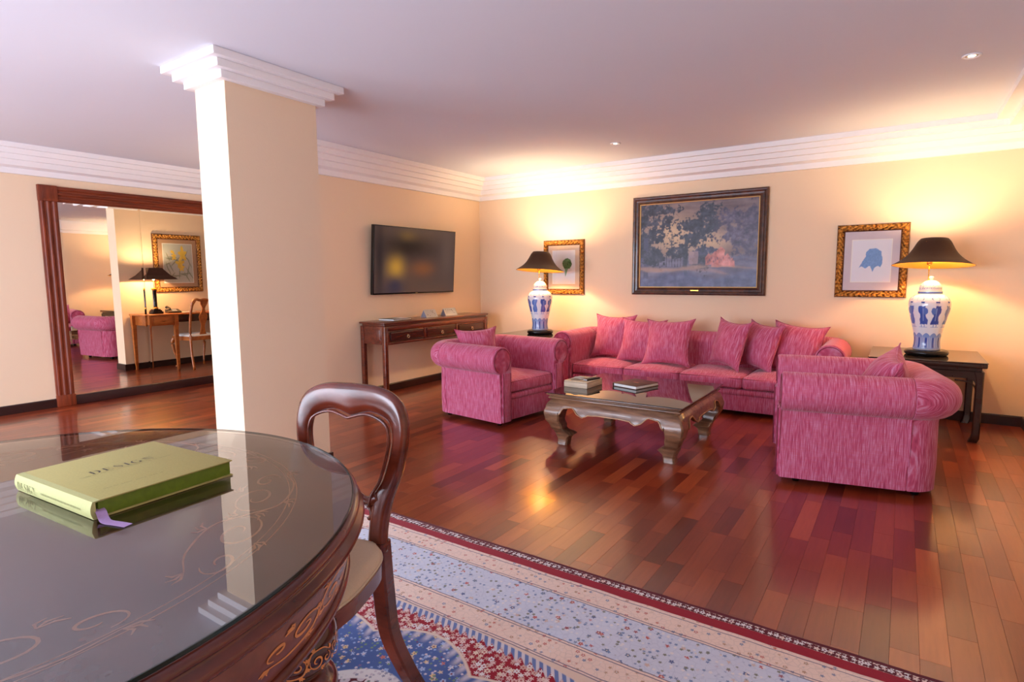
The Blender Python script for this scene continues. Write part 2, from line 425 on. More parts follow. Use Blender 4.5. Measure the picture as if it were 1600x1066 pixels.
def rrect(w,d,r,n=6):
    out=[]
    for cx,cy,a0 in ((w/2-r,d/2-r,0),(-w/2+r,d/2-r,90),(-w/2+r,-d/2+r,180),(w/2-r,-d/2+r,270)):
        for k in range(n+1):
            a=math.radians(a0+90*k/n); out.append((cx+r*math.cos(a),cy+r*math.sin(a)))
    return out
def cushion(parent,w,d,h,loc,crown=.03,seed=0,mat='fx',rz=0):
    c=obj('seat_cushion',cushion_mesh(w,d,h,crown,seed=seed),M[mat],parent,smooth=True); c.location=loc; c.rotation_euler=(0,0,rz)
    for z in (h-.016,.016):
        pts=[Vector((x,y,z)) for x,y in rrect(w-.006,d-.006,.03)]
        obj('piping',tube(pts,.0042,5,closed=True),M['pip'],c,smooth=True)
    return c
def sofa_like(name,loc,rz,Wd,D,ncush,seat_top,top=.735):
    t=empty(name,loc,rz); r=.125; Rc=.17; th=.14
    hw,hd=Wd/2,D/2
    sec=shell_section(top,r,th)
    ys=[-hd+(2*hd-Rc)*k/6 for k in range(7)]
    sweep_section([(-hw,y,-1,0) for y in ys],sec,'arm',M['fy'],t)
    sweep_section([(hw,y,1,0) for y in ys],sec,'arm',M['fy'],t)
    path=[(-hw,hd-Rc+.001-.004,-1,0)]
    for k in range(0,11):
        a=PI-PI/2*k/10; path.append((-hw+Rc+Rc*math.cos(a),hd-Rc+Rc*math.sin(a),math.cos(a),math.sin(a)))
    n=max(4,int(Wd/.15))
    for k in range(1,n): path.append((-hw+Rc+(Wd-2*Rc)*k/n,hd,0,1))
    for k in range(0,11):
        a=PI/2-PI/2*k/10; path.append((hw-Rc+Rc*math.cos(a),hd-Rc+Rc*math.sin(a),math.cos(a),math.sin(a)))
    path.append((hw,hd-Rc-.003,1,0))
    # corners gather a little
    sweep_section(path,sec,'backrest',M['fx'],t,cap_bev=.006)
    iw=Wd-2*th
    zb=seat_top-.125
    bm=bmesh.new(); box(bm,-iw/2,iw/2,-hd+.03,hd-th,HEM,zb-.055,.01,2); obj('base',bm,M['fx'],t,auto=.7)
    bm=bmesh.new(); box(bm,-iw/2+.002,iw/2-.002,-hd+.012,hd-th,zb-.06,zb,.026,4); obj('front_roll',bm,M['fx'],t,auto=.9)
    cw=iw/ncush
    for k in range(ncush):
        cushion(t,cw-.004,D-th-.015,.12,(-iw/2+cw*(k+.5),-hd+.005+(D-th)/2,zb),.03,seed=k*3.7)
    for sx in (-1,1):
        # front facing of the arm: a flat panel with piped edges below the roll
        xa=sx*(hw-.07)
        bm=bmesh.new(); box(bm,xa-.052,xa+.052,-hd-.012,-hd+.002,HEM+.005,top-2*r+.01,.005,2); obj('arm_facing',bm,M['fx'],t,auto=.7)
        for s2 in (-1,1):
            obj('piping',tube([(xa+s2*.05,-hd-.013,HEM+.01),(xa+s2*.05,-hd-.013,top-2*r+.01)],.004,5),M['pip'],t,smooth=True)
        cz=top-r; xc=sx*(hw-.02)
        pts=[(xc+.108*math.cos(a),-hd-.002,cz+.108*math.sin(a)) for a in [math.radians(-60+300*k/22) if sx>0 else math.radians(240-300*k/22) for k in range(23)]]
        obj('roll_piping',tube(pts,.0035,5,up=Vector((0,1,0))),M['pip'],t,smooth=True)
        for sy in (-1,1):
            bm=lathe([(.018,0),(.022,.004),(.024,.05)],16,sx*(hw-.1),sy*(hd-.11)); obj('foot',bm,M['black'],t,smooth=True)
    if Wd>2:
        for sy in (-1,1):
            bm=lathe([(.018,0),(.022,.004),(.024,.05)],16,0,sy*(hd-.11)); obj('foot',bm,M['black'],t,smooth=True)
    return t
def pillow_mesh(S=.48,T_=.085,seed=0,n=26):
    P=[]; bm=bmesh.new(); L={}
    for side in (1,-1):
        for i in range(n+1):
            for j in range(n+1):
                x=-1+2*i/n; y=-1+2*j/n
                edge = i in (0,n) or j in (0,n)
                if edge and side==-1: L[(side,i,j)]=L[(1,i,j)]; continue
                px=x*(1-.13*(1-y*y)**1.0)*S/2; py=y*(1-.12*(1-x*x))*S/2
                px*=1+.06*(abs(x*y))**5; py*=1+.06*(abs(x*y))**5
                t=T_*(max(0,(1-x*x))**.55)*(max(0,(1-y*y))**.55)
                nz=mnoise.noise(Vector((px*7+seed,py*7,side*3.)))*.012
                cr=mnoise.noise(Vector((px*16+seed*2,py*5,side*2.)))*.005
                z=side*t+(nz+cr)*(t/T_)**.5
                bend=.03*(x*x)*(1) 
                L[(side,i,j)]=bm.verts.new((px,z+bend*.3,py))
    for side in (1,-1):
        for i in range(n):
            for j in range(n):
                bm.faces.new([L[(side,i,j)],L[(side,i+1,j)],L[(side,i+1,j+1)],L[(side,i,j+1)]])
    edge=[L[(1,i,0)].co.copy() for i in range(n)]+[L[(1,n,j)].co.copy() for j in range(n)]+[L[(1,n-i,n)].co.copy() for i in range(n)]+[L[(1,0,n-j)].co.copy() for j in range(n)]
    return bm,edge
def pillow(label,loc,yaw,lean,roll=0,S=.48,seed=0,group=None,T_=.10):
    """origin at the centre; local Y is the thickness, lean tips the top backwards"""
    bm,edge=pillow_mesh(S,T_,seed)
    t=empty('throw_pillow',loc); 
    t.rotation_euler=(Matrix.Rotation(yaw,3,'Z')@Matrix.Rotation(-lean,3,'X')@Matrix.Rotation(roll,3,'Y')).to_euler()
    obj('cover',bm,M['fx'],t,smooth=True)
    obj('piping',tube(edge,.0045,5,closed=True,up=Vector((0,1,0))),M['fy'],t,smooth=True)
    tag(t,label,'pillow',group); return t
R=math.radians
sofa=sofa_like('sofa',(-1.845,6.14,0),0,2.72,.82,4,.385,.735)
tag(sofa,'long pink woven four-seat sofa with rolled arms against the back wall','sofa')
al=sofa_like('armchair',(-3.29,4.64,0),R(83),.92,.88,1,.42,.735)
tag(al,'pink woven armchair beside the dark console, facing the coffee table','armchair')
ar=sofa_like('armchair',(-.27,4.53,0),R(-79),.92,.88,1,.42,.735)
tag(ar,'pink woven armchair nearest the camera, its side turned to the rug','armchair')
PG='pink cushions on the sofa and armchairs'
pillow('pink pillow at the sofa end beside the corner lamp table',(-2.79,6.24,.655),R(-4),R(17),0,.50,1)
pillow('pink pillow half hidden between two others at the sofa end near the corner lamp',(-2.42,6.17,.625),R(2),R(20),R(2),.50,5)
pillow('frontmost pink pillow of the trio below the painting, facing straight out',(-2.08,6.07,.64),R(-2),R(24),R(-2),.51,9)
pillow('pink pillow turned sideways, first of the trio near the middle of the sofa',(-1.46,6.13,.655),R(-40),R(14),R(3),.48,13)
pillow('pink pillow squeezed between two others under the big painting\'s corner',(-1.17,6.20,.64),R(-40),R(14),R(4),.47,17)
pillow('pink pillow leaning by the sofa\'s far arm below the blue print',(-.86,6.24,.63),R(-14),R(20),R(5),.50,21)
pillow('small pink pillow propped in the back corner of the armchair beside the console',(-3.51,4.60,.64),R(50),R(20),R(-3),.41,25,None,.11)
pillow('small pink pillow with pointed corners in the armchair near the rug',(-.08,4.50,.635),R(-84),R(20),R(10),.44,29,None,.13)
for o in bpy.data.objects:
    if o.name.startswith('throw_pillow') and o.parent is None: o['group']=PG

# ------------------------------------------------------------------ coffee table
M['beadwood']=woodm('bead_highlight_wood',(150,104,66),(196,150,104),.3,(6,20,20),.3)  # highlight along the apron bead put into the colour, paler than the walnut
def coffee_table():
    t=empty('coffee_table',(-1.785,4.485,0)); h=.515; Zt=.43
    wal=M['walnut']
    bm=bmesh.new(); box(bm,-h-.03,h+.03,-h-.03,h+.03,Zt-.022,Zt-.004,.005,2); obj('top_edge',bm,wal,t,auto=.6)
    bm=bmesh.new(); box(bm,-h-.04,h+.04,-h-.04,h+.04,Zt-.006,Zt,.002,1); obj('glass_top',bm,M['blackglass'],t)
    bm=bmesh.new(); box(bm,-h-.008,h+.008,-h-.008,h+.008,Zt-.036,Zt-.02,.004,2); obj('waist',bm,wal,t,auto=.6)
    bm=bmesh.new(); box(bm,-h-.02,h+.02,-h-.02,h+.02,Zt-.05,Zt-.034,.006,2); obj('lower_moulding',bm,wal,t,auto=.6)
    zt=Zt-.048
    def outer(z):   # bulge of legs and apron beyond h
        k=[(0,-.030),(.04,-.034),(.09,-.020),(.15,.012),(.22,.045),(.27,.052),(.33,.035),(.385,.0)]
        for (a,b),(c,d) in zip(k,k[1:]):
            if z<=c: s=(z-a)/(c-a); s=s*s*(3-2*s); return b+(d-b)*s
        return 0
    def thick(z):
        k=[(0,.088),(.04,.088),(.09,.095),(.15,.108),(.22,.13),(.30,.155),(.385,.16)]
        cur=.045*math.exp(-((z-.088)/.022)**2)
        for (a,b),(c,d) in zip(k,k[1:]):
            if z<=c: return b+(d-b)*(z-a)/(c-a)+cur
        return .14
    for sx in (-1,1):
        for sy in (-1,1):
            P=[]
            for k in range(23):
                z=zt*k/22; o=h+outer(z); i=o-thick(z); c=.012
                ring=[(o-c,i),(o,i+c),(o,o-c),(o-c,o),(i+c,o),(i,o-c),(i,i+c),(i+c,i)]
                P.append([(sx*a,sy*b,z) for a,b in ring])
            bm=grid_mesh(P,closed_v=True,cap=True); lg=obj('leg',bm,wal,t,auto=.7)
    # aprons: scalloped lower edge following the bulge
    def low(s):  # s in 0..1 from leg to centre
        k=[(0,.255),(.10,.315),(.26,.325),(.42,.275),(.50,.262),(.56,.274),(.6,.286),(.8,.292),(1,.292)]
        for (a,b),(c,d) in zip(k,k[1:]):
            if s<=c: u=(s-a)/(c-a); u=u*u*(3-2*u); return b+(d-b)*u
        return .292
    L=h-.09
    for side in range(4):
        Mr=Matrix.Rotation(side*PI/2,4,'Z'); P=[]; edge=[]
        for i in range(61):
            x=-L+2*L*i/60; s=1-abs(x)/L; zl=low(s); col=[]
            for j in range(7):
                z=zl+(zt-zl)*j/6; col.append(Mr@Vector((x,-(h+outer(z)),z)))
            for j in range(7):
                z=zt+(zl-zt)*j/6; col.append(Mr@Vector((x,-(h+outer(z))+.028,z)))
            P.append(col); edge.append(Mr@Vector((x,-(h+outer(zl)+.002),zl+.004)))
        bm=grid_mesh(P,closed_v=True,cap=True); ap=obj('apron',bm,wal,t,auto=.7)
        obj('bead',tube(edge,.005,6),M['beadwood'],ap,smooth=True)
    tag(t,'low square walnut coffee table with black glass top and curved legs','coffee table')
    return t
coffee_table()
# box with paper and remote control
t=empty('wooden_box',(-2.215,4.36,.43),R(-2)); 
bx('body',plain('pale_lime_wood',(208,186,160),.5,var=.06,vs=9),t,-.11,.11,-.135,.135,.0005,.042,.003)
bx('lid',plain('pale_lid_wood',(200,178,150),.5,var=.06,vs=9),t,-.11,.11,-.135,.135,.0428,.054,.003)
tag(t,'small pale wooden box on the glass coffee table','box')
t=empty('remote_control',(-2.14,4.37,.4845),R(-14)); bx('casing',M['black'],t,-.022,.022,-.085,.085,0,.016,.006,3)
bx('front_cap',plain('silver_plastic',(200,205,215),.3,metal=.5),t,-.019,.019,-.089,-.08,.003,.013,.002)
for i in range(5):
    for j in range(3):
        bx('button',plain('grey_button',(70,70,74),.5) if (i,j)==(0,0) else bpy.data.materials['grey_button'],t,-.014+.011*j,-.007+.011*j,-.06+.022*i,-.05+.022*i,.0155,.0175,.001,1)
tag(t,'black remote control lying on the pale wooden box','remote control')
t=empty('folded_paper',(-2.255,4.34,.4845),R(10))
P=[[(-.05+.1*i/12,-.07+.14*j/8,.004+.012*math.sin(PI*i/12)*(.7+.3*math.cos(j))) for j in range(9)] for i in range(13)]
bm=grid_mesh(P); bmesh.ops.solidify(bm,geom=bm.faces[:],thickness=.004); obj('sheet',bm,M['white'],t,smooth=True)
tag(t,'white folded paper beside the remote on the wooden box','paper')
t=empty('notebook',(-1.83,4.57,.4305),R(-17)); W2,D2=.125,.15
lea=plain('brown_leather',(88,52,38),.4,var=.15,vs=40,bump=200)
bx('back_cover',lea,t,-W2,W2,-D2,D2,0,.004,.0015); bx('front_cover',lea,t,-W2,W2,-D2,D2,.026,.030,.0015)
bx('pages',M['white'],t,-W2+.012,W2-.006,-D2+.006,D2-.006,.0045,.0255,.001); bx('spine',lea,t,-W2-.001,-W2+.006,-D2,D2,0,.030,.003)
bm=bmesh.new(); box(bm,-.02,.03,-.012,.012,.030,.0306,0); obj('cover_emblem',bm,plain('gilt_stamp',(190,120,90),.4),t)
tag(t,'brown leather notebook with white pages on the coffee table','notebook')

# ------------------------------------------------------------------ side tables
def side_table(loc,w,d,label):
    t=empty('side_table',loc); hx,hy=w/2,d/2; Z=.65; wd=M['ebony']
    bm=bmesh.new(); box(bm,-hx,hx,-hy,hy,Z-.045,Z-.008,.008,3); obj('top',bm,wd,t,auto=.6)
    bm=bmesh.new(); box(bm,-hx-.003,hx+.003,-hy-.003,hy+.003,Z-.0075,Z,.002,1); obj('glass_top',bm,M['greyglass'],t)
    bm=bmesh.new(); box(bm,-hx+.03,hx-.03,-hy+.03,hy-.03,Z-.075,Z-.045,.003,1); obj('waist',bm,wd,t,auto=.6)
    zt=Z-.075; ho=.012
    for sx in (-1,1):
        for sy in (-1,1):
            P=[]; X,Y=hx-.015,hy-.015
            for k in range(17):
                z=zt*k/16; th=.052+.02*max(0,1-(zt-z)/.10)**2
                inn=.02*max(0,1-z/.07)**1.5; out=.0 if z>.03 else -.012*(1-z/.03)
                a=X+out; i=X-th-inn; c=.008
                ay=Y+out; iy=Y-th-inn
                P.append([(sx*p,sy*q,z) for p,q in ((a-c,iy),(a,iy+c),(a,ay-c),(a-c,ay),(i+c,ay),(i,ay-c),(i,iy+c),(i+c,iy))])
            obj('leg',grid_mesh(P,closed_v=True,cap=True),wd,t,auto=.7)
    for sx,ax in ((1,1),(-1,1),(1,0),(-1,0)):
        half=(hx if ax==1 else hy)-.05; pts=[(-half,zt),(half,zt)]
        low=[]
        for k in range(21):
            x=half-2*half*k/20; e=max(0,1-(half-abs(x))/.06); low.append((x,zt-.055-.07*e**2))
        pts+=low; bm=bmesh.new(); e=(hy if ax==1 else hx)-.018
        prism(bm,pts,ax,sx*e,sx*(e-.022)); obj('apron',bm,wd,t)
        pts=[]
        for k in range(15): # open bracket line under the apron
            x=-half+.02+.0*k; 
        for s2 in (-1,1):
            cv=catmull([(s2*(half-.005),zt-.20),(s2*(half-.02),zt-.12),(s2*(half-.07),zt-.085),(s2*(half-.15),zt-.075)],6)
            pp=[((v.x,sx*(e-.011),v.y) if ax==1 else (sx*(e-.011),v.x,v.y)) for v in cv]
            obj('bracket',tube(pp,.007,6),wd,t,smooth=True)
    tag(t,label,'side table'); return t
side_table((.18,6.225,0),.80,.86,'dark square side table near the wall\'s end carrying a vase lamp, behind the near armchair')
side_table((-3.74,6.17,0),.80,.84,'dark square side table in the room corner between armchair and sofa')
# ------------------------------------------------------------------ porcelain lamps
def smooth_prof(ctrl,n=6):
    c=catmull([(r,z,0) for r,z in ctrl],n); return [(max(v.x,.0005),v.y) for v in c]
BODY=[(.098,.0),(.101,.012),(.096,.05),(.096,.09),(.103,.14),(.116,.20),(.133,.27),(.147,.33),(.153,.375),(.150,.41),(.135,.445),(.108,.468),(.088,.478)]
LID=[(.088,.478),(.088,.50),(.080,.502),(.082,.52),(.076,.548),(.060,.572),(.040,.588),(.022,.594),(.012,.598),(.012,.606),(.018,.614),(.016,.624),(.002,.630)]
def porcelain(ctrl,name,parent,kind,seed):
    seg=288; prof=smooth_prof(ctrl,20 if kind=='body' else 10)
    bm=lathe(prof,seg); bmesh.ops.recalc_face_normals(bm,faces=bm.faces[:])
    me=bpy.data.meshes.new(name); bm.to_mesh(me); bm.free()
    co=np.empty(len(me.vertices)*3); me.vertices.foreach_get('co',co); co=co.reshape(-1,3)
    th=np.arctan2(co[:,1],co[:,0])%(2*PI); z=co[:,2]; n=len(z)
    C=np.tile(np.array([236,240,246.]),(n,1)); rs=np.random.RandomState(seed)
    def put(mask,rgb,a=1.0):
        m=np.clip(mask,0,1)[:,None]*a; C[:]=C*(1-m)+np.array(rgb,float)*m
    def soft(d,e): return np.clip(.5-d/e,0,1)
    B1,B2,B3=(52,80,166),(88,124,198),(134,162,216)
    wob=np.array([mnoise.noise(Vector((a*9,b*40,seed))) for a,b in zip(th,z)])
    if kind=='body':
        for f in range(9):                      # standing robed figures round the belly
            c=2*PI*(f+.3)/9; u=((th-c+PI)%(2*PI)-PI)*.145; v=z-.305; fl=1 if f%2 else -1; u=u*fl
            col=[B1,B2,(66,98,182)][f%3]
            hw=.021+.010*np.clip((.06-v)/.16,0,1)+.005*np.sin(v*60+f)
            put(soft(np.maximum(np.abs(u+.006*np.sin(v*25))-hw,np.abs(v+.005)-.078)+wob*.006,.003),col)
            put(soft(np.hypot((u-.022)/.6,(v-.03)/1.0)-.030+wob*.006,.003),B2)
            put(soft(np.maximum(np.abs(u-.004)-.004,np.abs(v-.0)-.055),.002),B3,.9)
            put(soft(np.hypot(u-.001,(v-.088))-.0125,.002),(214,216,226))
            put(soft(np.maximum(np.abs(u)-.013,np.abs(v-.104)-.006)+wob*.004,.002),B1)
            for s in (-.014,.012): put(soft(np.maximum(np.abs(u-s)-.0035,np.abs(v+.094)-.014),.002),B2,.7)
            put(soft(np.maximum(np.abs(v+.108)-.0022,np.abs(u)-.036),.002),B3)
        k=12; ph=(th*k/(2*PI))%1; arch=.118+.024*np.sin(PI*ph)
        put(soft(z-arch,.004)*soft(.012-z,.003),B3)
        put(soft(np.abs(z-arch)-.002,.002),B2)
        m=np.abs(ph-.5); put(soft(np.maximum(m-.13,np.abs(z-.062)-.042),.012),B1,.9)
        put(soft(np.maximum(np.abs(m-.26)-.04,np.abs(z-.062)-.046),.01),(226,232,244),.7)
        put(soft(.5-m-.03,.02)*soft(z-arch,.003)*soft(.014-z,.003),(226,232,244),.8)
        ph=(th*8/(2*PI))%1
        put(soft(np.abs(np.hypot((ph-.5)*.11,(z-.44)*1.2)-.026+wob*.006)-.0022,.002)*soft(.425-z,.002),B1,.75)
        put(soft(np.abs(z-.008)-.002,.002),B2)
    else:
        band=soft(np.abs(z-.489)-.010,.002); ck=(np.sin(th*42)*np.sin(z*700)>0).astype(float)
        put(band,B2,.75); put(band*ck,B1,.6)
        put(soft(np.abs(wob)-.07,.05)*soft(np.abs(z-.545)-.026,.004),B1,.55)
        put(soft(.596-z,.001),(200,208,226),.5)
        put(soft(np.abs(z-.527)-.0015,.001),B2,.8)
    L=np.concatenate([srgb2lin(C),np.ones((n,1))],1); paint(me,L)
    return link(name,me,M['porc'],parent,smooth=True)
M['porc']=attrm('painted_porcelain',.12,coat=.6)
sh_out=plain('brown_black_silk_shade',(60,32,20),.55,var=.08,spec=.25)
sh_in=plain('gold_shade_lining',(235,180,70),.45,metal=.35,var=.04)
M['bulbglass']=M['bulb']
def shade_mesh(parent,prof,z0,seg=64,sq=False):
    m1=bpy.data.meshes.new('lamp_shade')
    P=[]
    def ring(r,z):
        if not sq: return [(r*math.cos(2*PI*k/seg),r*math.sin(2*PI*k/seg),z0+z) for k in range(seg)]
        return [(a*r,b*r,z0+z) for a,b in ((1,1),(-1,1),(-1,-1),(1,-1))]
    P=[ring(r,z) for r,z in prof]; Q=[ring(r-.003,z) for r,z in prof]
    bm=grid_mesh(P+Q[::-1],closed_v=True)
    # join rims
    bm.verts.ensure_lookup_table(); n=len(P[0]); N_=len(P)*2
    for k in range(n):
        bm.faces.new((bm.verts[k],bm.verts[(k+1)%n],bm.verts[(N_-1)*n+(k+1)%n],bm.verts[(N_-1)*n+k]))
    bm.faces.ensure_lookup_table()
    bmesh.ops.recalc_face_normals(bm,faces=bm.faces[:])
    for f in bm.faces:
        c=f.calc_center_median(); f.material_index = 1 if f.normal.x*c.x+f.normal.y*c.y<0 else 0
        f.smooth=not sq
    bm.to_mesh(m1); bm.free(); m1.materials.append(sh_out); m1.materials.append(sh_in)
    o=bpy.data.objects.new('lamp_shade',m1); COL.objects.link(o); o.parent=parent; return o
def vase_lamp(loc,label,seed,power):
    t=empty('table_lamp',loc)
    obj('base',lathe(smooth_prof([(.125,.0),(.15,.004),(.160,.022),(.155,.04),(.135,.049),(.11,.052)],5),48),M['black'],t,smooth=True)
    b=porcelain(BODY,'vase',t,'body',seed); b.location.z=.052; b.rotation_euler=(0,0,R(seed*13))
    l=porcelain(LID,'vase_lid',t,'lid',seed); l.location.z=.052; l.rotation_euler=(0,0,R(seed*13))
    obj('rod',tube([(-.02,.012,.62),(-.02,.012,.80)],.004,8),M['brass'],t,smooth=True)
    obj('socket',lathe([(.016,.78),(.02,.79),(.02,.83),(.012,.84)],16,-.02,.012),M['brass'],t,smooth=True)
    obj('bulb',lathe(smooth_prof([(.012,.835),(.016,.85),(.030,.88),(.030,.905),(.018,.925),(.001,.93)],3),20,-.02,.012),M['bulb'],t,smooth=True)
    shade_mesh(t,smooth_prof([(.296,0),(.262,.022),(.215,.056),(.175,.10),(.145,.15),(.120,.20),(.098,.228)],4),0.0)
    sh=[c for c in bpy.data.objects if c.parent==t and c.name.startswith('lamp_shade')][0]; sh.location=(0,0,.772); sh.rotation_euler=(R(-5),R(1),0)   # knocked slightly askew
    bm=bmesh.new()
    for a in range(3):
        an=a*2*PI/3; tube([(-.02,.012,.80),(.108*math.cos(an),.108*math.sin(an),.975)],.002,5,bm=bm)
    obj('shade_carrier',bm,M['brass'],t,smooth=True)
    x,y,z=loc; w=warm_bulb((x-.0,y,z+.945),power); return tag(t,label,'lamp')
vase_lamp((.19,6.17,.65),'blue and white vase lamp on the side table behind the near armchair',3,26)
vase_lamp((-3.71,6.12,.65),'blue and white vase lamp on the corner table, in front of the green print',8,40)

# ------------------------------------------------------------------ framed pictures
def carved_frame(parent,w,h,fw,depth,seed,plane='xz',scale=55):
    """four mitred carved gilt rails, each a relief grid; local x right, z up, front = -y"""
    rs=[]
    for side in range(4):
        L=w if side%2==0 else h; O=h if side%2==0 else w
        n=int(L/.006); m=14; P=[]
        for i in range(n+1):
            col=[]
            for j in range(m+1):
                v=j/m; inset=fw*v; s=-L/2+inset+(L-2*inset)*i/n
                prof=depth*(.55+.45*math.sin(PI*min(1,v*1.15)))*(1 if v<.86 else .6)
                if v==0: prof=0.0
                q=Vector((s*scale,v*fw*scale,seed+side*9)); nz=mnoise.noise(q)*.8+mnoise.noise(q*2.1)*.5
                sc_=abs(math.sin(s*scale*1.15+2*math.sin(v*5)))
                dd=0
                if .08<v<.82: dd=.016*nz+.010*(sc_-.5)
                if v>=.86: dd=.001*math.sin(s*400)
                ang=side*PI/2; a,b=s,-O/2+inset
                X=a*math.cos(ang)-b*math.sin(ang); Z=a*math.sin(ang)+b*math.cos(ang)
                col.append((X,-(prof+dd),Z))
            P.append(col)
        bm=grid_mesh(P); bmesh.ops.recalc_face_normals(bm,faces=bm.faces[:])
        me=bpy.data.meshes.new('frame_rail'); bm.to_mesh(me); bm.free()
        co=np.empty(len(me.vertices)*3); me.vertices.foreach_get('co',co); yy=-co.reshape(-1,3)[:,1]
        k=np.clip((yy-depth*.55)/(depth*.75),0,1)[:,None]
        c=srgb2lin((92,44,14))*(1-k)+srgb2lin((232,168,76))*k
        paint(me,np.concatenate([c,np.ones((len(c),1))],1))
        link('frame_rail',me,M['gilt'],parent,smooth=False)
M['gilt']=attrm('carved_gilt',.38,metal=.45)
def painted_panel(name,parent,w,h,nx,nz,fn,mat,y=0.0):
    xs=np.linspace(-w/2,w/2,nx); zs=np.linspace(-h/2,h/2,nz)
    X,Z=np.meshgrid(xs,zs,indexing='ij'); V=np.stack([X.ravel(),np.full(X.size,y),Z.ravel()],1)
    idx=np.arange(nx*nz).reshape(nx,nz)
    F=np.stack([idx[:-1,:-1].ravel(),idx[1:,:-1].ravel(),idx[1:,1:].ravel(),idx[:-1,1:].ravel()],1)
    me=bpy.data.meshes.new(name); me.from_pydata(V.tolist(),[],F.tolist())
    u=(X/w+.5).ravel(); v=(Z/h+.5).ravel(); C=fn(u,v)
    paint(me,np.concatenate([srgb2lin(C),np.ones((len(C),1))],1))
    return link(name,me,mat,parent)
def fbm(u,v,s,seed,oct_=3):
    out=np.zeros(len(u)); 
    for i in range(len(u)):
        a=0;amp=1;f=s
        for k in range(oct_):
            a+=amp*mnoise.noise(Vector((u[i]*f+seed,v[i]*f,seed*.7))); amp*=.5; f*=2.1
        out[i]=a
    return out
M['print']=attrm('print_paper',.7); M['oil']=attrm('oil_paint',.38)
def sst(d,e): return np.clip(.5-d/e,0,1)[:,None]
def framed_print(loc,rz,w,h,fn,label,seed,mat_rgb,pw,ph,fw=.075,px=0,pz=0,group='gilt framed prints'):
    t=empty('framed_print',loc,rz)
    carved_frame(t,w,h,fw,.030,seed)
    bm=bmesh.new(); box(bm,-w/2+.004,w/2-.004,-.006,-.001,-h/2+.004,h/2-.004); obj('backboard',bm,M['rose'],t)
    iw,ih=w-2*fw,h-2*fw
    bm=bmesh.new(); box(bm,-iw/2-.004,iw/2+.004,-.011,-.008,-ih/2-.004,ih/2+.004); obj('mat_board',bm,plain('mat_board',mat_rgb,.8,var=.02),t)
    bm=bmesh.new(); box(bm,-pw/2-.008,pw/2+.008,-.0122,-.011,-ph/2-.008,ph/2+.008); mo=obj('mat_opening',bm,M['white'],t)
    painted_panel('print',t,pw,ph,100,120,fn,M['print'],-.0128)
    bm=bmesh.new(); box(bm,-iw/2-.002,iw/2+.002,-.0165,-.0150,-ih/2-.002,ih/2+.002); obj('pane',bm,M['pane'],t)
    return tag(t,label,'picture',group)
def pr_blue(u,v):
    C=np.tile(np.array([226,228,238.]),(len(u),1)); wob=fbm(u,v,8,4)*.018; w2=fbm(u,v,30,2)*.5
    X=u; Y=v
    d1=np.hypot((X-.56)/.19,(Y-.66)/.15)-1+wob*5
    d2=np.maximum(np.maximum((X-.77)+.15*np.abs(Y-.5),-(X-.22)-(Y-.36)*-1.0*.0-.0),np.maximum(.36-Y-(.0),Y-.72))
    line=(Y-.36)-(X-.20)*1.0   # slanted edge at lower-left
    tri=np.maximum.reduce([-( (X-.20)*.9-(Y-.36) ),X-.78+.9*np.abs(Y-.5)**1.5*2,.36-Y-.0,Y-.7])
    leafd=np.minimum(d1*.17,np.maximum.reduce([(Y-.36)*.62-(X-.20),.35+.02*np.sin(X*30)-Y,X-.79+1.6*(Y-.52)**2,Y-.7]))
    stem=np.maximum(np.abs(X-.55)*1.0-(Y-.24)*.5,np.maximum(.24-Y,Y-.40))
    dd=np.minimum(leafd,stem)+wob
    m=sst(dd,.012); col=np.array([118,160,212.])+w2[:,None]*22
    return C*(1-m)+col*m
def pr_green(u,v):
    C=np.tile(np.array([226,226,230.]),(len(u),1)); w=fbm(u,v,9,7)*.03; w2=fbm(u,v,26,5)
    m=sst(np.hypot((u-.66)/1.0,(v-.60)/.8)-.21+w,.015); C=C*(1-m)+(np.array([70,112,62.])+w2[:,None]*46)*m
    m=sst(np.maximum(np.abs(u-.60-.25*(v-.3))-.09*np.clip((v-.2)/.3,0,1),np.maximum(.2-v,v-.46))+w*.3,.015); C=C*(1-m)+np.array([120,160,128.])*m
    return C
def pr_flowers(seed):
    rs=random.Random(seed); fl=[(.34,.74,.15,.20),(.44,.50,.16,.11),(.64,.68,.08,.12),(.40,.38,.12,.09),(.70,.80,.06,.05)]
    st=[(rs.uniform(.1,.9),rs.uniform(.1,.7),rs.uniform(0,PI),rs.uniform(.08,.2)) for _ in range(26)]
    def fn(u,v):
        C=np.tile(np.array([188,190,180.]),(len(u),1)); w=fbm(u,v,7,seed)*.05
        for x,y,a,L in st:
            c,s=math.cos(a),math.sin(a); p=(u-x)*c+(v-y)*s; q=-(u-x)*s+(v-y)*c
            m=sst(np.hypot(p/L,q/.016)-1,.6); C=C*(1-m*.8)+np.array([126,134,112.])*m*.8
        for x,y,a,b in fl:
            an=np.arctan2(v-y,u-x); rr_=np.hypot((u-x)/a,(v-y)/b)-(.8+.25*np.cos(an*5+seed))+w
            m=sst(rr_,.1); C=C*(1-m)+(np.array([232,196,74.])+w[:,None]*300)*m
        return C
    return fn
YW=YB-.002
framed_print((-.28,YW,1.48),0,.60,.71,pr_blue,'gilt-framed print of a blue leaf shape, behind the lamp on the back wall',3,(206,196,204),.32,.40)
framed_print((-3.675,YW,1.47),0,.60,.70,pr_green,'gilt-framed print of a green plant behind the corner lamp',11,(208,184,160),.32,.42)
framed_print((XD-.002,4.72,1.60),R(-90),.74,.90,pr_flowers(5),'gilt-framed botanical print of yellow flowers above the writing desk',17,(178,140,108),.44,.60,fw=.085)
framed_print((XD-.002,5.56,1.60),R(-90),.74,.90,pr_flowers(9),'second gilt-framed botanical print, farther along above the writing desk',23,(178,140,108),.44,.60,fw=.085)
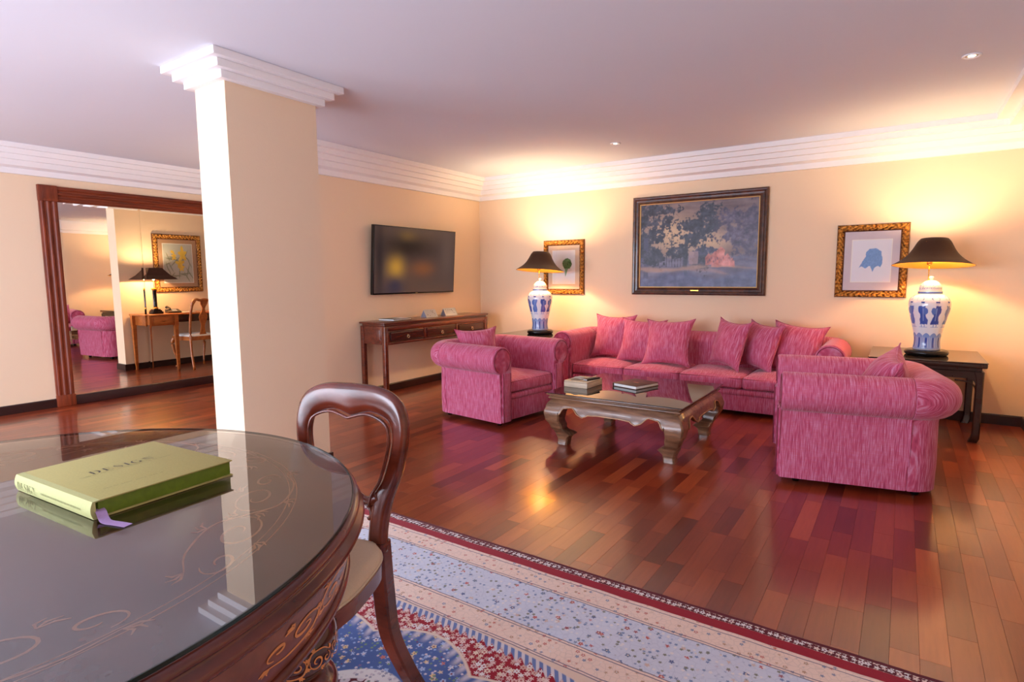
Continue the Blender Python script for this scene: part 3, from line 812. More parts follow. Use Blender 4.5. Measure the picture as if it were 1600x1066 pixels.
def landscape(u,v):
    n=len(u); C=np.zeros((n,3))
    w1=fbm(u,v*.75,5,3,4); w2=fbm(u,v*.75,22,8,3); w3=fbm(u*1.0,v*3,6,12,3); w4=fbm(u,v*.75,60,5,2)
    glow=np.exp(-(((u-.30)/.26)**2+((v-.62)/.26)**2))+.8*np.exp(-(((u-.66)/.16)**2+((v-.52)/.13)**2))
    sky=np.array([112,92,96.])+np.clip(w3,-1,1)[:,None]*22
    sky=sky*(1-np.clip(glow,0,1)[:,None]*.9)+np.array([216,184,140.])*np.clip(glow,0,1)[:,None]*.9
    C[:]=sky
    def blob(x,y,a,b,col,rag=.5,e=.25,al=1):
        d=np.hypot((u-x)/a,(v-y)/b)-1+w1*rag+w2*.7+w4*.55
        m=sst(d,e)*al; C[:]=C*(1-m)+(np.array(col,float)+w2[:,None]*26+w4[:,None]*22)*m
    D=(50,52,70); D2=(66,68,96); D3=(82,74,100)
    for a in ((.10,.93,.17,.07),(.26,.92,.10,.05),(.09,.78,.19,.10),(.06,.62,.17,.14),(.12,.66,.12,.06),(.03,.45,.12,.20)): blob(*a,D)
    for a in ((.58,.84,.09,.13),(.46,.74,.13,.06),(.54,.70,.15,.10),(.44,.60,.10,.05),(.52,.58,.10,.08)): blob(*a,D)
    for a in ((.80,.80,.10,.08),(.93,.76,.12,.12),(.84,.60,.16,.12),(.93,.52,.14,.18),(.75,.58,.06,.07)): blob(*a,D3,.5,.5)
    # water / far land
    m=sst((v-.36)+w1*.03,.04); C[:]=C*(1-m*.75)+(np.array([96,96,128.])+w3[:,None]*26)*m*.75
    # trunks, mid trees
    def bar(x0,x1,y0,y1,col,al=1):
        m=sst(np.maximum(np.maximum(x0-u,u-x1),np.maximum(y0-v,v-y1))+w2*.006,.006)*al; C[:]=C*(1-m)+np.array(col,float)*m
    bar(.40,.43,.12,.60,D); bar(.285,.289,.25,.66,D); bar(.185,.189,.26,.58,D); bar(.03,.075,.1,.6,D2)
    for k in range(6): bar(.287-.022+.002*k,.287+.022-.002*k,.42+.04*k,.43+.04*k,D,.8)
    for k in range(8): bar(.24+.025*k,.246+.025*k,.24,.42,D,.8)
    for a in ((.30,.42,.06,.06),(.36,.44,.07,.07),(.18,.34,.03,.09),(.10,.36,.1,.08)): blob(*a,D)
    blob(.56,.30,.06,.13,D); blob(.60,.42,.10,.04,D2)
    bar(.553,.563,.42,.54,D); 
    # pale building, pink gabled houses
    bar(.44,.52,.27,.42,(170,140,140),.75); 
    for x,y,a,b in ((.61,.31,.025,.09),(.66,.30,.03,.12),(.71,.32,.035,.15),(.76,.29,.03,.10),(.80,.27,.025,.07)):
        mm=np.maximum(np.maximum(np.abs(u-x)-a*np.clip((y+b-v)/.05,0,1),y-b*.6-v),v-(y+b-.008))
        m=sst(mm+w2*.008,.006)*.85; C[:]=C*(1-m)+(np.array([206,124,112.])+w2[:,None]*40)*m
    for k in range(14):
        x=.60+.016*k; bar(x,x+.005,.28+.02*(k%3),.305+.02*(k%3),(90,60,80),.8)
    # path, banks
    band=np.abs(v-(.22-.02*np.sin(u*7)))-.035*np.clip(1-abs(u-.3)*2,0,1); m=sst(band+w1*.02,.03)*.8; C[:]=C*(1-m)+np.array([176,140,120.])*m
    dd=np.abs(v-(.20-.16*np.clip(u-.62,0,1)*2.2))-.012-.02*w1; m=sst(dd,.03)*.6*((u>.45)[:,None]); C[:]=C*(1-m)+np.array([170,132,124.])*m
    m=sst(v-.15+w1*.05+.05*np.cos(u*9),.06); C[:]=C*(1-m*.8)+(np.array([76,84,124.])+w2[:,None]*22)*m*.8  # bluish foreground, with the reflected sheen on the canvas painted in
    C+= w2[:,None]*6
    return C
t=empty('landscape_painting',(-1.975,YW,1.70)); w,h,fw=1.50,1.14,.095
for side in range(4):
    L=w if side%2==0 else h; O=h if side%2==0 else w; P=[]
    prof=[(0,0),(.0,.030),(.012,.040),(.028,.036),(.04,.024),(.06,.020),(.078,.026),(.086,.020),(.086,.010)]
    for s in (-1,1):
        col=[]
        for ins,dp in prof:
            a=s*(L/2-ins); b_=-O/2+ins; ang=side*PI/2
            col.append((a*math.cos(ang)-b_*math.sin(ang),-dp,a*math.sin(ang)+b_*math.cos(ang)))
        P.append(col)
    obj('frame_rail',grid_mesh(P,closed_v=True,cap=True),M['framedark'] if 'framedark' in M else M.setdefault('framedark',woodm('aged_frame_wood',(40,20,14),(96,52,30),.35,(14,14,14),.3)),t,auto=.5)
    P=[]
    for s in (-1,1):
        col=[]
        for ins,dp in ((.084,.008),(.084,.024),(.094,.016),(.094,.006)):
            a=s*(L/2-ins); b_=-O/2+ins; ang=side*PI/2
            col.append((a*math.cos(ang)-b_*math.sin(ang),-dp,a*math.sin(ang)+b_*math.cos(ang)))
        P.append(col)
    obj('gilt_slip',grid_mesh(P,closed_v=True,cap=True),M.setdefault('slip',plain('pale_gilt',(226,196,136),.35,metal=.3)),t)
painted_panel('canvas',t,w-.185,h-.185,300,228,landscape,M['oil'],-.008)
bm=bmesh.new(); box(bm,-.045,.045,-.028,-.02,-h/2+.045,-h/2+.058,.001,1); obj('name_plate',bm,M['brass'],t)
tag(t,'large dark landscape painting of trees and pink houses above the sofa','painting')

# ------------------------------------------------------------------ television
t=empty('television',(-4.955,5.285,1.55),0); t.rotation_euler=(0,R(4),0); w,h=1.42,.79
bx('casing',M['black'],t,-.045,0,-w/2,w/2,-h/2,h/2,.004)
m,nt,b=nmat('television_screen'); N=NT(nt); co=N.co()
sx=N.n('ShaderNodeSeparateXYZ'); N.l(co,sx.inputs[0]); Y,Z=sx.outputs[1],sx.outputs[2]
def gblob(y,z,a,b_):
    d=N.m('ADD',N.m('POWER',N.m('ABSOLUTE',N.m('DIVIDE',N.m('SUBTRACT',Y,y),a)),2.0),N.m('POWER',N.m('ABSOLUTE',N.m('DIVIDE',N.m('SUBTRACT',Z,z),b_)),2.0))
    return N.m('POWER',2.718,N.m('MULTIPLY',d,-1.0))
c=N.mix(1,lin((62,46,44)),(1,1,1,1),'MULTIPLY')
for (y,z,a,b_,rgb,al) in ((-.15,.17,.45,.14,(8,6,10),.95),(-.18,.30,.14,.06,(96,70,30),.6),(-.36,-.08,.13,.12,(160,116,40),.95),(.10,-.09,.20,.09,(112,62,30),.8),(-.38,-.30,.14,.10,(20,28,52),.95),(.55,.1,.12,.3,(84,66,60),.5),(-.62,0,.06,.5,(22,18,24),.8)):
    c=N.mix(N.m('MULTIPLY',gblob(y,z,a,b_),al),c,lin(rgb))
N.l(c,b.inputs['Emission Color']); b.inputs['Emission Strength'].default_value=.75  # soft colour blobs put into the screen's own emission
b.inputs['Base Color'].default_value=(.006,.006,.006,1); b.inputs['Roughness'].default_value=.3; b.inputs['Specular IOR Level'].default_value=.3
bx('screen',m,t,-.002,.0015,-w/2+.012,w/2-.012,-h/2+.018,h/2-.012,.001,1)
bx('chin_badge',M['chrome'],t,0,.002,-.02,.02,-h/2+.005,-h/2+.011,.0005,1)
bx('wall_mount',M['black'],t,-.10,-.045,-.2,.2,-.18,.12,.004)
tag(t,'large flat television with soft dark colour blobs on its screen, tilted on the wall above the console','television')
# ------------------------------------------------------------------ console table
def console():
    t=empty('console_table',(-4.835,5.35,0)); hx,hy,Z=.20,.95,.865; wd=M['rosey']   # local x towards the room
    bx('top',wd,t,-hx,hx,-hy,hy,Z-.022,Z,.006)
    bx('waist',wd,t,-hx+.025,hx-.025,-hy+.025,hy-.025,Z-.045,Z-.022,.003)
    for sx in (-1,1):
        for sy in (-1,1):
            cx,cy=sx*(hx-.03),sy*(hy-.035)
            bx('leg',M['rose'],t,cx-.024,cx+.024,cy-.024,cy+.024,0,Z-.045,.005)
    zr=Z-.045
    bx('upper_rail',wd,t,hx-.035,hx-.012,-hy+.05,hy-.05,zr-.05,zr,.003)
    bx('lower_rail',wd,t,hx-.035,hx-.010,-hy+.05,hy-.05,zr-.205,zr-.180,.004)
    bx('rear_panel',wd,t,-hx+.012,-hx+.03,-hy+.05,hy-.05,zr-.2,zr,.003)
    dw=(2*hy-.13)/3
    for k in range(4):
        y=-hy+.065+dw*k; bx('stile',wd,t,hx-.034,hx-.011,y-.012,y+.012,zr-.182,zr-.048,.002)
    for k in range(3):
        y0=-hy+.065+dw*k+.016; y1=y0+dw-.032
        d=bx('drawer',M['rosey'],t,hx-.04,hx-.016,y0,y1,zr-.176,zr-.054,.002)
        bm=bmesh.new(); vs=box(bm,hx-.018,hx-.004,y0+.012,y1-.012,zr-.166,zr-.064,.012,1); obj('raised_panel',bm,M['drawerdark'],d)
        yc=(y0+y1)/2; zc=zr-.11
        hd=obj('ring_pull',tube([(hx+.007,yc+.016*math.sin(a),zc-.004-.034*(1-math.cos(a))*.5) for a in [2*PI*i/18 for i in range(18)]],.0042,6,closed=True,up=Vector((1,0,0))),M['chrome'],d,smooth=True)
        obj('pull_plate',tube([(hx-.004,yc,zc-.006),(hx+.006,yc,zc-.006)],.009,12),M['bronze'],d,smooth=True)
    for sy in (-1,1):
        y=sy*(hy-.028); bx('side_panel',wd,t,-hx+.05,hx-.05,y-.009,y+.009,zr-.2,zr,.003)
        y2=sy*(hy-.019); bx('side_raised_panel',wd,t,-hx+.085,hx-.085,y2-.006,y2+.006,zr-.17,zr-.035,.006)
    return tag(t,'narrow dark rosewood console table with drawers below the television','console table')
M['drawerdark']=woodm('dark_drawer_wood',(40,14,12),(84,32,24),.25,(40,3,40),.5)
console()
t=empty('magazine',(-4.85,4.78,.865),R(4))
bx('bottom_cover',M['black'],t,-.115,.115,-.155,.155,0.0005,.004,.001); bx('pages',M['white'],t,-.11,.11,-.15,.15,.004,.017,.001)
bx('top_cover',plain('grey_green_cover',(70,84,76),.3,var=.3,vs=8),t,-.115,.115,-.155,.155,.0172,.020,.001)
bx('cover_picture',M['white'],t,-.03,.09,-.02,.13,.0198,.0204,.0002,1)
tag(t,'dark-covered magazine lying at the near end of the console','magazine')
def tent(y,x,rz,label,grey):
    t=empty('tent_card',(x,y,.865),rz)
    for s in (-1,1):
        bm=bmesh.new(); A=[(s*.052,-.105,0),(s*.052,.105,0),(0,.105,.093),(0,-.105,.093)]
        vs=[bm.verts.new(p) for p in A]; bm.faces.new(vs); bmesh.ops.solidify(bm,geom=bm.faces[:],thickness=.0015)
        f=obj('card_face',bm,M['white'],t)
        rs=random.Random(int(y*100)+s)
        for k in range(9):    # small printed marks
            a=rs.uniform(-.085,.07); u=rs.uniform(.15,.85); ww=rs.uniform(.008,.022); hh=.05
            p=lambda aa,uu:(s*(.052*(1-uu)+.0016),aa,.093*uu)
            bm=bmesh.new(); bm.faces.new([bm.verts.new(q) for q in (p(a,u),p(a+ww,u),p(a+ww*.8,u+.07),p(a+.002,u+.06))]); obj('printed_mark',bm,grey,f)
    for e in (-.1,):
        bm=bmesh.new(); bm.faces.new([bm.verts.new(q) for q in ((-.050,e,0.0005),(.050,e,0.0005),(0,e,.089))]); obj('end_flap',bm,plain('grey_flap',(150,146,160),.7),t)
    return tag(t,label,'card')
gmk=plain('grey_print',(120,112,120),.7)
tent(5.35,-4.84,R(0),'white folded tent card with grey marks, middle of the console',gmk)
tent(5.75,-4.86,R(-6),'second white tent card with grey marks, nearer the room corner',gmk)

# ------------------------------------------------------------------ wall mirror
def mirror():
    t=empty('wall_mirror',(XM,3.665,0))      # local y along the wall, x out of it
    y0,y1=-1.345,1.345; sw=.16; zb,zt=.105,2.165
    bx('plinth',M['base'],t,.002,.035,y0+sw,y1-sw,.001,.10,.003)
    e=(y1-y0-2*sw)/3
    for k in range(3):
        a=y0+sw+e*k+.0006; b_=a+e-.0012; bv=.022
        p=bpy.data.meshes.new('mirror_pane'); z0,z1=zb,zt
        V=[(.016,a,z0),(.016,b_,z0),(.016,b_,z1),(.016,a,z1),(.0166,a+bv,z0+bv),(.0166,b_-bv,z0+bv),(.0166,b_-bv,z1-bv),(.0166,a+bv,z1-bv),(.006,a,z0),(.006,b_,z0),(.006,b_,z1),(.006,a,z1)]
        F=[(4,5,6,7),(0,1,5,4),(1,2,6,5),(2,3,7,6),(3,0,4,7),(8,9,1,0),(9,10,2,1),(10,11,3,2),(11,8,0,3),(11,10,9,8)]
        p.from_pydata(V,[],F); link('mirror_pane',p,M['mirror'],t)
    def fluted(name,horizontal,a0,a1,c):
        wdt=sw; n=5; pts=[(0,.002),(0,.028)]
        for k in range(n):
            s=wdt*(.08+.84*k/n); f=wdt*.84/n
            pts+=[(s,.032),(s+f*.25,.038),(s+f*.75,.038),(s+f,.032)] if k%2==0 else [(s,.030),(s+f*.2,.026),(s+f*.8,.026),(s+f,.030)]
        pts+=[(wdt,.028),(wdt,.002)]
        bm=bmesh.new()
        if horizontal: A=[[ (d,a,c+s) for s,d in pts] for a in (a0,a1)]
        else: A=[[ (d,c+s,a) for s,d in pts] for a in (a0,a1)]
        return obj(name,grid_mesh(A,closed_v=True,cap=True),M['redh'] if horizontal else M['red'],t,auto=.4)
    fluted('stile',False,.125,zt,y0); fluted('stile',False,.125,zt,y1-sw); fluted('header',True,y0+sw,y1-sw,zt)
    for y in (y0,y1-sw):
        c=bx('corner_block',M['red'],t,.002,.046,y-.004,y+sw+.004,zt,zt+sw+.004,.004)
        bx('block_panel',M['red'],c,.044,.050,y+.03,y+sw-.03,zt+.03,zt+sw-.03,.003)
        bx('plinth_block',M['red'],t,.002,.046,y-.004,y+sw+.004,.002,.125,.004)
    return tag(t,'large wall mirror in fluted red-brown wooden frame beside the pillar','mirror')
mirror()
# ------------------------------------------------------------------ writing desk and its things (seen in the mirror)
DZ=.84
def desk():
    t=empty('writing_desk',(-5.585,4.93,0)); hx,hy=.27,.98; h=M['honey']
    bx('desktop',h,t,-hx,hx,-hy,hy,DZ-.022,DZ,.005)
    def leg(x,y):
        P=[]
        for k,(z,s) in enumerate(((0,.013),(.06,.014),(.08,.018),(DZ-.19,.026),(DZ-.17,.03),(DZ-.022,.03))): P.append([(x+a*s,y+b*s,z) for a,b in ((1,1),(-1,1),(-1,-1),(1,-1))])
        obj('leg',grid_mesh(P,closed_v=True,cap=True),h,t)
    for y in (-hy+.04,-hy+.42,hy-.42,hy-.04):
        leg(-hx+.04,y)
    for y in (-hy+.04,hy-.04): leg(hx-.04,y)
    for s in (-1,1):
        ya,yb=(-hy+.05,-hy+.41) if s<0 else (hy-.41,hy-.05)
        c=bx('drawer_case',h,t,-hx+.02,hx-.03,ya,yb,DZ-.165,DZ-.022,.003)
        d=bx('drawer',h,t,-hx+.008,-hx+.022,ya+.05,yb-.05,DZ-.148,DZ-.04,.003)
        ym=(ya+yb)/2; obj('handle',tube([(-hx-.008,ym+.022*math.cos(a),DZ-.09-.016*math.sin(a)) for a in [PI*i/10 for i in range(11)]],.003,6,up=Vector((1,0,0))),M['bronze'],d,smooth=True)
    bx('apron',M['ebony'],t,-hx+.03,-hx+.05,-hy+.42,hy-.42,DZ-.13,DZ-.022,.002)
    bx('modesty_panel',M['ebony'],t,hx-.05,hx-.035,-hy+.42,hy-.42,DZ-.16,DZ-.022,.002)
    return tag(t,'honey wood writing desk with drawers, seen reflected in the mirror','desk')
desk()
def desk_chair():
    t=empty('desk_chair',(-5.80,4.66,0),R(-90)); h=M['honey']     # local -y... front is +y rotated to +x
    # local: x across, y forward (towards the desk)
    zs=.50
    bm=bmesh.new(); P=[]
    for k in range(9):
        pass
    bm.free()
    fr=[(-.24,.22),(.24,.22),(.20,-.22),(-.20,-.22)]
    bm=bmesh.new(); prism(bm,fr,2,zs-.07,zs-.01); obj('seat_rail',bm,h,t)
    P=[]
    for k in range(9):
        a=k/8; s=(1-a**3)*.98; z=zs-.01+.04*math.sin(a*PI/2); P.append([(x*(s if k else 1)*.98,y*(s if k else 1)*.98,z) for x,y in [(-.235,.215),(0,.23),(.235,.215),(.215,0),(.195,-.2),(0,-.21),(-.195,-.2),(-.215,0)]])
    obj('seat',grid_mesh(P[:-1],closed_v=True,cap=True),M['white'],t,auto=.9)
    for s in (-1,1):
        # cabriole front leg
        pts=catmull([(s*.22,.20,zs-.04),(s*.245,.225,zs-.12),(s*.23,.21,zs-.25),(s*.205,.19,.12),(s*.20,.185,.05),(s*.215,.205,.012)],5)
        n=len(pts); rad=[.032-.02*min(1,i/(n*.6)) + (.010*max(0,(i-n*.85)/(n*.15))) for i in range(n)]
        obj('leg',tube(pts,rad,10),h,t,smooth=True)
        pts=catmull([(s*.205,-.30,0),(s*.195,-.235,.25),(s*.185,-.21,zs),(s*.185,-.23,.72),(s*.175,-.28,.94),(s*.13,-.31,1.045)],5)
        obj('rear_leg',tube(pts,.018,8),h,t,smooth=True)
    pts=catmull([(-.175,-.28,.95),(-.165,-.295,1.01),(-.12,-.31,1.05),(-.06,-.312,1.035),(0,-.312,1.045),(.06,-.312,1.035),(.12,-.31,1.05),(.165,-.295,1.01),(.175,-.28,.95)],5)
    obj('crest_rail',tube(pts,.018,8,ell=[.02]*len(pts)),h,t,smooth=True)
    prof=[(.055,1.035),(.05,.98),(.022,.92),(.03,.86),(.062,.80),(.055,.74),(.028,.66),(.032,.58),(.05,.515)]
    c=catmull([(a,b_,0) for a,b_ in prof],5)
    def yy(z): return -.215-.095*max(0,min(1,(z-.5)/.55))**1.3
    P=[[(-v.x,yy(v.y)-.006,v.y),(v.x,yy(v.y)-.006,v.y),(v.x,yy(v.y)+.008,v.y),(-v.x,yy(v.y)+.008,v.y)] for v in c]
    obj('splat',grid_mesh(P,closed_v=True,cap=True),h,t)
    return tag(t,'honey wood chair with vase-shaped back splat and white seat at the desk','chair')
desk_chair()
def desk_lamp():
    x,y=-5.60,4.20; t=empty('desk_lamp',(x,y,DZ))
    for a,z0,z1 in ((.075,0,.035),(.062,.035,.055),(.05,.055,.07)): bx('base',M['black'],t,-a,a,-a,a,z0,z1,.003)
    obj('column',lathe([(.032,.07),(.03,.09),(.026,.10),(.027,.34),(.033,.35)],24),M['black'],t,smooth=True)
    obj('capital',lathe([(.033,.35),(.04,.36),(.044,.375),(.036,.38),(.008,.385)],24),M['brass'],t,smooth=True)
    obj('collar',lathe([(.035,.07),(.037,.08),(.035,.095),(.028,.10)],24),M['brass'],t,smooth=True)
    obj('rod',tube([(0,0,.38),(0,0,.505)],.004,8),M['brass'],t,smooth=True)
    obj('bulb',lathe(smooth_prof([(.01,.50),(.026,.54),(.026,.56),(.001,.585)],3),16),M['bulb'],t,smooth=True)
    shade_mesh(t,[(.24,0),(.17,.06),(.125,.12),(.09,.17)],.51,sq=True)
    warm_bulb((x,y,DZ+.63),16)
    return tag(t,'black square-shaded lamp with black and gold column on the desk','lamp')
desk_lamp()
t=empty('telephone',(-5.56,4.47,DZ),R(10))
P=[[(-.09,-.09,0),(.09,-.09,0),(.09,.09,0),(-.09,.09,0)],[(-.09,-.09,.02),(.09,-.09,.055),(.09,.09,.055),(-.09,.09,.02)]]
obj('body',grid_mesh(P,closed_v=True,cap=True),M['black'],t)
pts=catmull([(-.07,-.065,.045),(-.06,-.065,.07),(0,-.065,.082),(.07,-.065,.095),(.09,-.065,.075)],5); obj('handset',tube(pts,[.022]*3+[.015]*(len(pts)-6)+[.022]*3,10),M['black'],t,smooth=True)
for i in range(4):
    for j in range(3):
        z=.03+.0035*i; bx('key',M['white'],t,-.05+.026*i,-.034+.026*i,-.02+.024*j,-.006+.024*j,z-.002+.0013*i,z+.006+.0013*i,.001,1)
tag(t,'black desk telephone next to the black lamp','telephone')
t=empty('notepad',(-5.62,4.66,DZ),R(5)); bx('pad',M['white'],t,-.06,.06,-.09,.09,0,.008,.001); bx('pad_holder',M['black'],t,-.07,.07,-.1,.1,-.0,.003,.001)
tag(t,'small notepad in a black holder beside the telephone','notepad')

# ------------------------------------------------------------------ downlights
for (x,y,lb) in ((.26,4.57,'recessed ceiling downlight near the right-hand crown moulding'),(-2.44,5.46,'recessed ceiling downlight above the sofa, nearer the television wall')):
    t=empty('ceiling_light',(x,y,HC))
    obj('trim_ring',lathe([(.05,-.0005),(.05,-.006),(.042,-.009),(.036,-.004),(.034,-.001)],32),M['plaster'],t,smooth=True)
    obj('lamp',lathe([(.001,-.0045),(.018,-.0045),(.018,-.001)],24,.0,.0),M['spot'],t,smooth=True)
    obj('reflector',lathe([(.034,-.0012),(.019,-.0035),(.019,-.001)],24),M['chrome'],t,smooth=True)
    tag(t,lb,'ceiling light')
    s=bpy.data.lights.new('downlight','SPOT'); s.energy=16; s.spot_size=R(80); s.spot_blend=.6; s.color=(1,.8,.55); s.shadow_soft_size=.03
    so=bpy.data.objects.new('downlight',s); so.location=(x,y,HC-.012); COL.objects.link(so)

# ------------------------------------------------------------------ rug
def rug():
    x0,x1,y0,y1=RUG; t=empty('rug',((x0+x1)/2,(y0+y1)/2,0))
    hx,hy=(x1-x0)/2,(y1-y0)/2
    m,nt,b=nmat('woven_persian_wool'); N=NT(nt); co=N.co(); s=N.n('ShaderNodeSeparateXYZ'); N.l(co,s.inputs[0]); X,Y=s.outputs[0],s.outputs[1]
    dx=N.m('SUBTRACT',hx,N.m('ABSOLUTE',X)); dy=N.m('SUBTRACT',hy,N.m('ABSOLUTE',Y)); d=N.m('MINIMUM',dx,dy)
    wv=N.noise(N.mapp(co,scale=(1,1,1)),7,2); d=N.m('ADD',d,N.m('MULTIPLY',N.m('SUBTRACT',wv,.5),.012))
    RED=lin((150,10,40)); DRED=lin((92,10,34)); CREAM=lin((222,204,190)); ICE=lin((204,210,226)); BLUE=lin((70,98,160)); NAVY=lin((44,52,100)); W_=lin((224,220,222)); PEACH=lin((234,210,196))
    def step(v,a,e=.0015): return N.m('DIVIDE',N.m('SUBTRACT',v,a-e),2*e,clamp=True)
    def voro(sc,rand=.8,off=(0,0,0)):
        v=N.n('ShaderNodeTexVoronoi'); v.inputs['Scale'].default_value=sc; v.inputs['Randomness'].default_value=rand; N.l(N.mapp(co,loc=off),v.inputs['Vector']); return v
    def flowers(base,sc,cols,size,off,core=None,petal=5,rand=.8):
        v=voro(sc,rand,off); dist=v.outputs['Distance']
        vm=N.n('ShaderNodeVectorMath'); vm.operation='SUBTRACT'; N.l(N.mapp(co,loc=off,scale=(sc,sc,sc)),vm.inputs[0])
        vp=N.n('ShaderNodeVectorMath'); vp.operation='SCALE'; vp.inputs['Scale'].default_value=sc; N.l(v.outputs['Position'],vp.inputs[0]); 
        # angle round the cell centre gives petals
        q=N.n('ShaderNodeSeparateXYZ'); vv=N.n('ShaderNodeVectorMath'); vv.operation='SUBTRACT'; N.l(N.mapp(co,loc=off),vv.inputs[0]); N.l(v.outputs['Position'],vv.inputs[1]); N.l(vv.outputs[0],q.inputs[0])
        ang=N.m('ARCTAN2',q.outputs[1],q.outputs[0]); pet=N.m('MULTIPLY',N.m('COSINE',N.m('MULTIPLY',ang,float(petal))),size*.22)
        mask=N.m('SUBTRACT',1.0,step(N.m('SUBTRACT',dist,pet),size,.05),clamp=True)
        sp=N.n('ShaderNodeSeparateColor'); N.l(v.outputs['Color'],sp.inputs[0])
        cc=N.ramp(sp.outputs[0],[(i/len(cols),c_) for i,c_ in enumerate(cols)],'CONSTANT')
        out=N.mix(mask,base,cc)
        if core is not None:
            mk=N.m('SUBTRACT',1.0,step(dist,size*.4,.04),clamp=True); out=N.mix(mk,out,core)
        return out
    def vines(base,sc,col,wd,off):
        v=voro(sc,1.0,off); v.feature='DISTANCE_TO_EDGE'; k=N.m('SUBTRACT',1.0,step(v.outputs['Distance'],wd,wd*.5),clamp=True)
        return N.mix(N.m('MULTIPLY',k,.2),base,col)
    grey=lin((120,128,142))
    ice=flowers(vines(ICE,34,lin((148,158,186)),.05,(1,2,0)),26,[lin((186,80,76)),lin((72,90,142)),ICE,lin((206,180,170)),lin((96,116,150)),ICE,lin((150,60,70))],.24,(0,0,0),CREAM)
    ice=flowers(ice,48,[ICE,lin((120,140,180)),W_,lin((128,130,120)),ICE],.3,(4,1,0))
    cr=flowers(vines(PEACH,40,lin((150,140,136)),.05,(7,3,0)),34,[lin((196,110,96)),PEACH,lin((126,134,160)),lin((180,140,110))],.24,(9,9,0),W_)
    redf=flowers(RED,44,[lin((226,200,196)),lin((216,180,178)),W_,lin((226,206,190)),lin((206,170,160))],.50,(5,8,0),lin((170,90,96)),6,.9)
    blu=flowers(BLUE,30,[lin((216,196,170)),lin((170,190,226)),lin((200,120,110)),lin((214,216,226)),BLUE,lin((226,200,150))],.30,(2,6,0),lin((120,30,50)),5,.75)
    blu=flowers(blu,58,[BLUE,lin((150,176,220)),BLUE,lin((120,150,120)),lin((210,200,210))],.30,(8,3,0))
    chain=flowers(DRED,44,[W_,lin((226,204,196)),W_],.44,(0,3,0),lin((110,40,90)),5,.35)
    inner=flowers(W_,60,[lin((150,150,170)),W_,lin((200,190,200))],.35,(1,1,0))
    pal=flowers(DRED,26,[W_,lin((206,196,206))],.46,(3,1,0),lin((110,124,116)),1,.15)
    # lobed medallion and oval field, centred on the rug
    ang=N.m('ARCTAN2',N.m('MULTIPLY',Y,1.0),X)
    CYm=0.0
    ry=N.m('POWER',N.m('ADD',N.m('POWER',N.m('ABSOLUTE',N.m('DIVIDE',X,1.50)),2.6),N.m('POWER',N.m('ABSOLUTE',N.m('DIVIDE',Y,hy-.615)),2.6)),1/2.6)
    comb=N.m('MULTIPLY',N.m('SINE',N.m('ADD',N.m('MULTIPLY',X,150.),N.m('MULTIPLY',Y,90.))),.010)
    teeth=N.mix(step(N.m('SINE',N.m('ADD',N.m('MULTIPLY',X,210.),N.m('MULTIPLY',Y,130.))),-.1,.3),lin((210,202,208)),lin((104,124,176)))
    field=N.mix(step(ry,.985,.002),N.mix(step(N.m('ADD',ry,comb),.955,.004),redf,teeth),lin((222,200,184)))
    rm=N.m('SQRT',N.m('ADD',N.m('POWER',N.m('ABSOLUTE',N.m('DIVIDE',X,1.20)),2.0),N.m('POWER',N.m('ABSOLUTE',N.m('DIVIDE',Y,1.05)),2.0)))
    lob=N.m('MULTIPLY',N.m('ABSOLUTE',N.m('COSINE',N.m('ADD',N.m('MULTIPLY',ang,7.0),PI/2))),.085)
    rl=N.m('SUBTRACT',rm,lob)
    inm=N.mix(step(rl,.70,.003),N.mix(step(rl,.56,.003),redf,pal),inner)
    inm=N.mix(step(rl,.75,.003),inm,blu)
    streak=N.mix(N.m('MULTIPLY',step(rl,.945,.02),N.m('ADD',N.m('MULTIPLY',N.m('SINE',N.m('MULTIPLY',ang,150.)),.5),.5)),inm,lin((196,190,206)))
    field=N.mix(step(rl,.992,.003),N.mix(step(rl,.980,.003),streak,CREAM),field)
    c=field
    # borders, from the inside out (distance from edge)
    def band(c,a,b_,colr):
        k=N.m('MULTIPLY',step(d,a),N.m('SUBTRACT',1.0,step(d,b_))); return N.mix(k,c,colr)
    c=band(c,.50,.625,cr); c=band(c,.235,.50,ice); c=band(c,.11,.235,cr); c=band(c,.055,.11,RED); c=band(c,.018,.055,chain); c=band(c,-.05,.018,DRED)
    for a in (.128,.222,.236,.498,.512,.612,.624): c=band(c,a,a+.004,lin((104,96,120)))
    N.l(c,b.inputs['Base Color']); b.inputs['Roughness'].default_value=.92; b.inputs['Specular IOR Level'].default_value=.15
    b.inputs['Sheen Weight'].default_value=.15
    N.bump(N.noise(co,420,2),.4,.002,b)
    nx,ny=120,110; bmz=[]
    P=[]
    for i in range(nx+1):
        col=[]
        for j in range(ny+1):
            x=-hx+2*hx*i/nx; y=-hy+2*hy*j/ny; z=.009+.0012*mnoise.noise(Vector((x*6,y*6,0)))
            if i in(0,nx): x+=.004*mnoise.noise(Vector((0,y*9,1)))
            if j in(0,ny): y+=.004*mnoise.noise(Vector((x*9,0,1)))
            col.append((x,y,z))
        P.append(col)
    bm=grid_mesh(P)
    bnd=[e for e in bm.edges if len(e.link_faces)==1]
    r=bmesh.ops.extrude_edge_only(bm,edges=bnd)
    for v in r['geom']:
        if isinstance(v,bmesh.types.BMVert): v.co.z=.0006
    obj('pile',bm,m,t,smooth=False)
    return tag(t,'pale blue and red Persian rug with dark red border under the round table','rug')
rug()

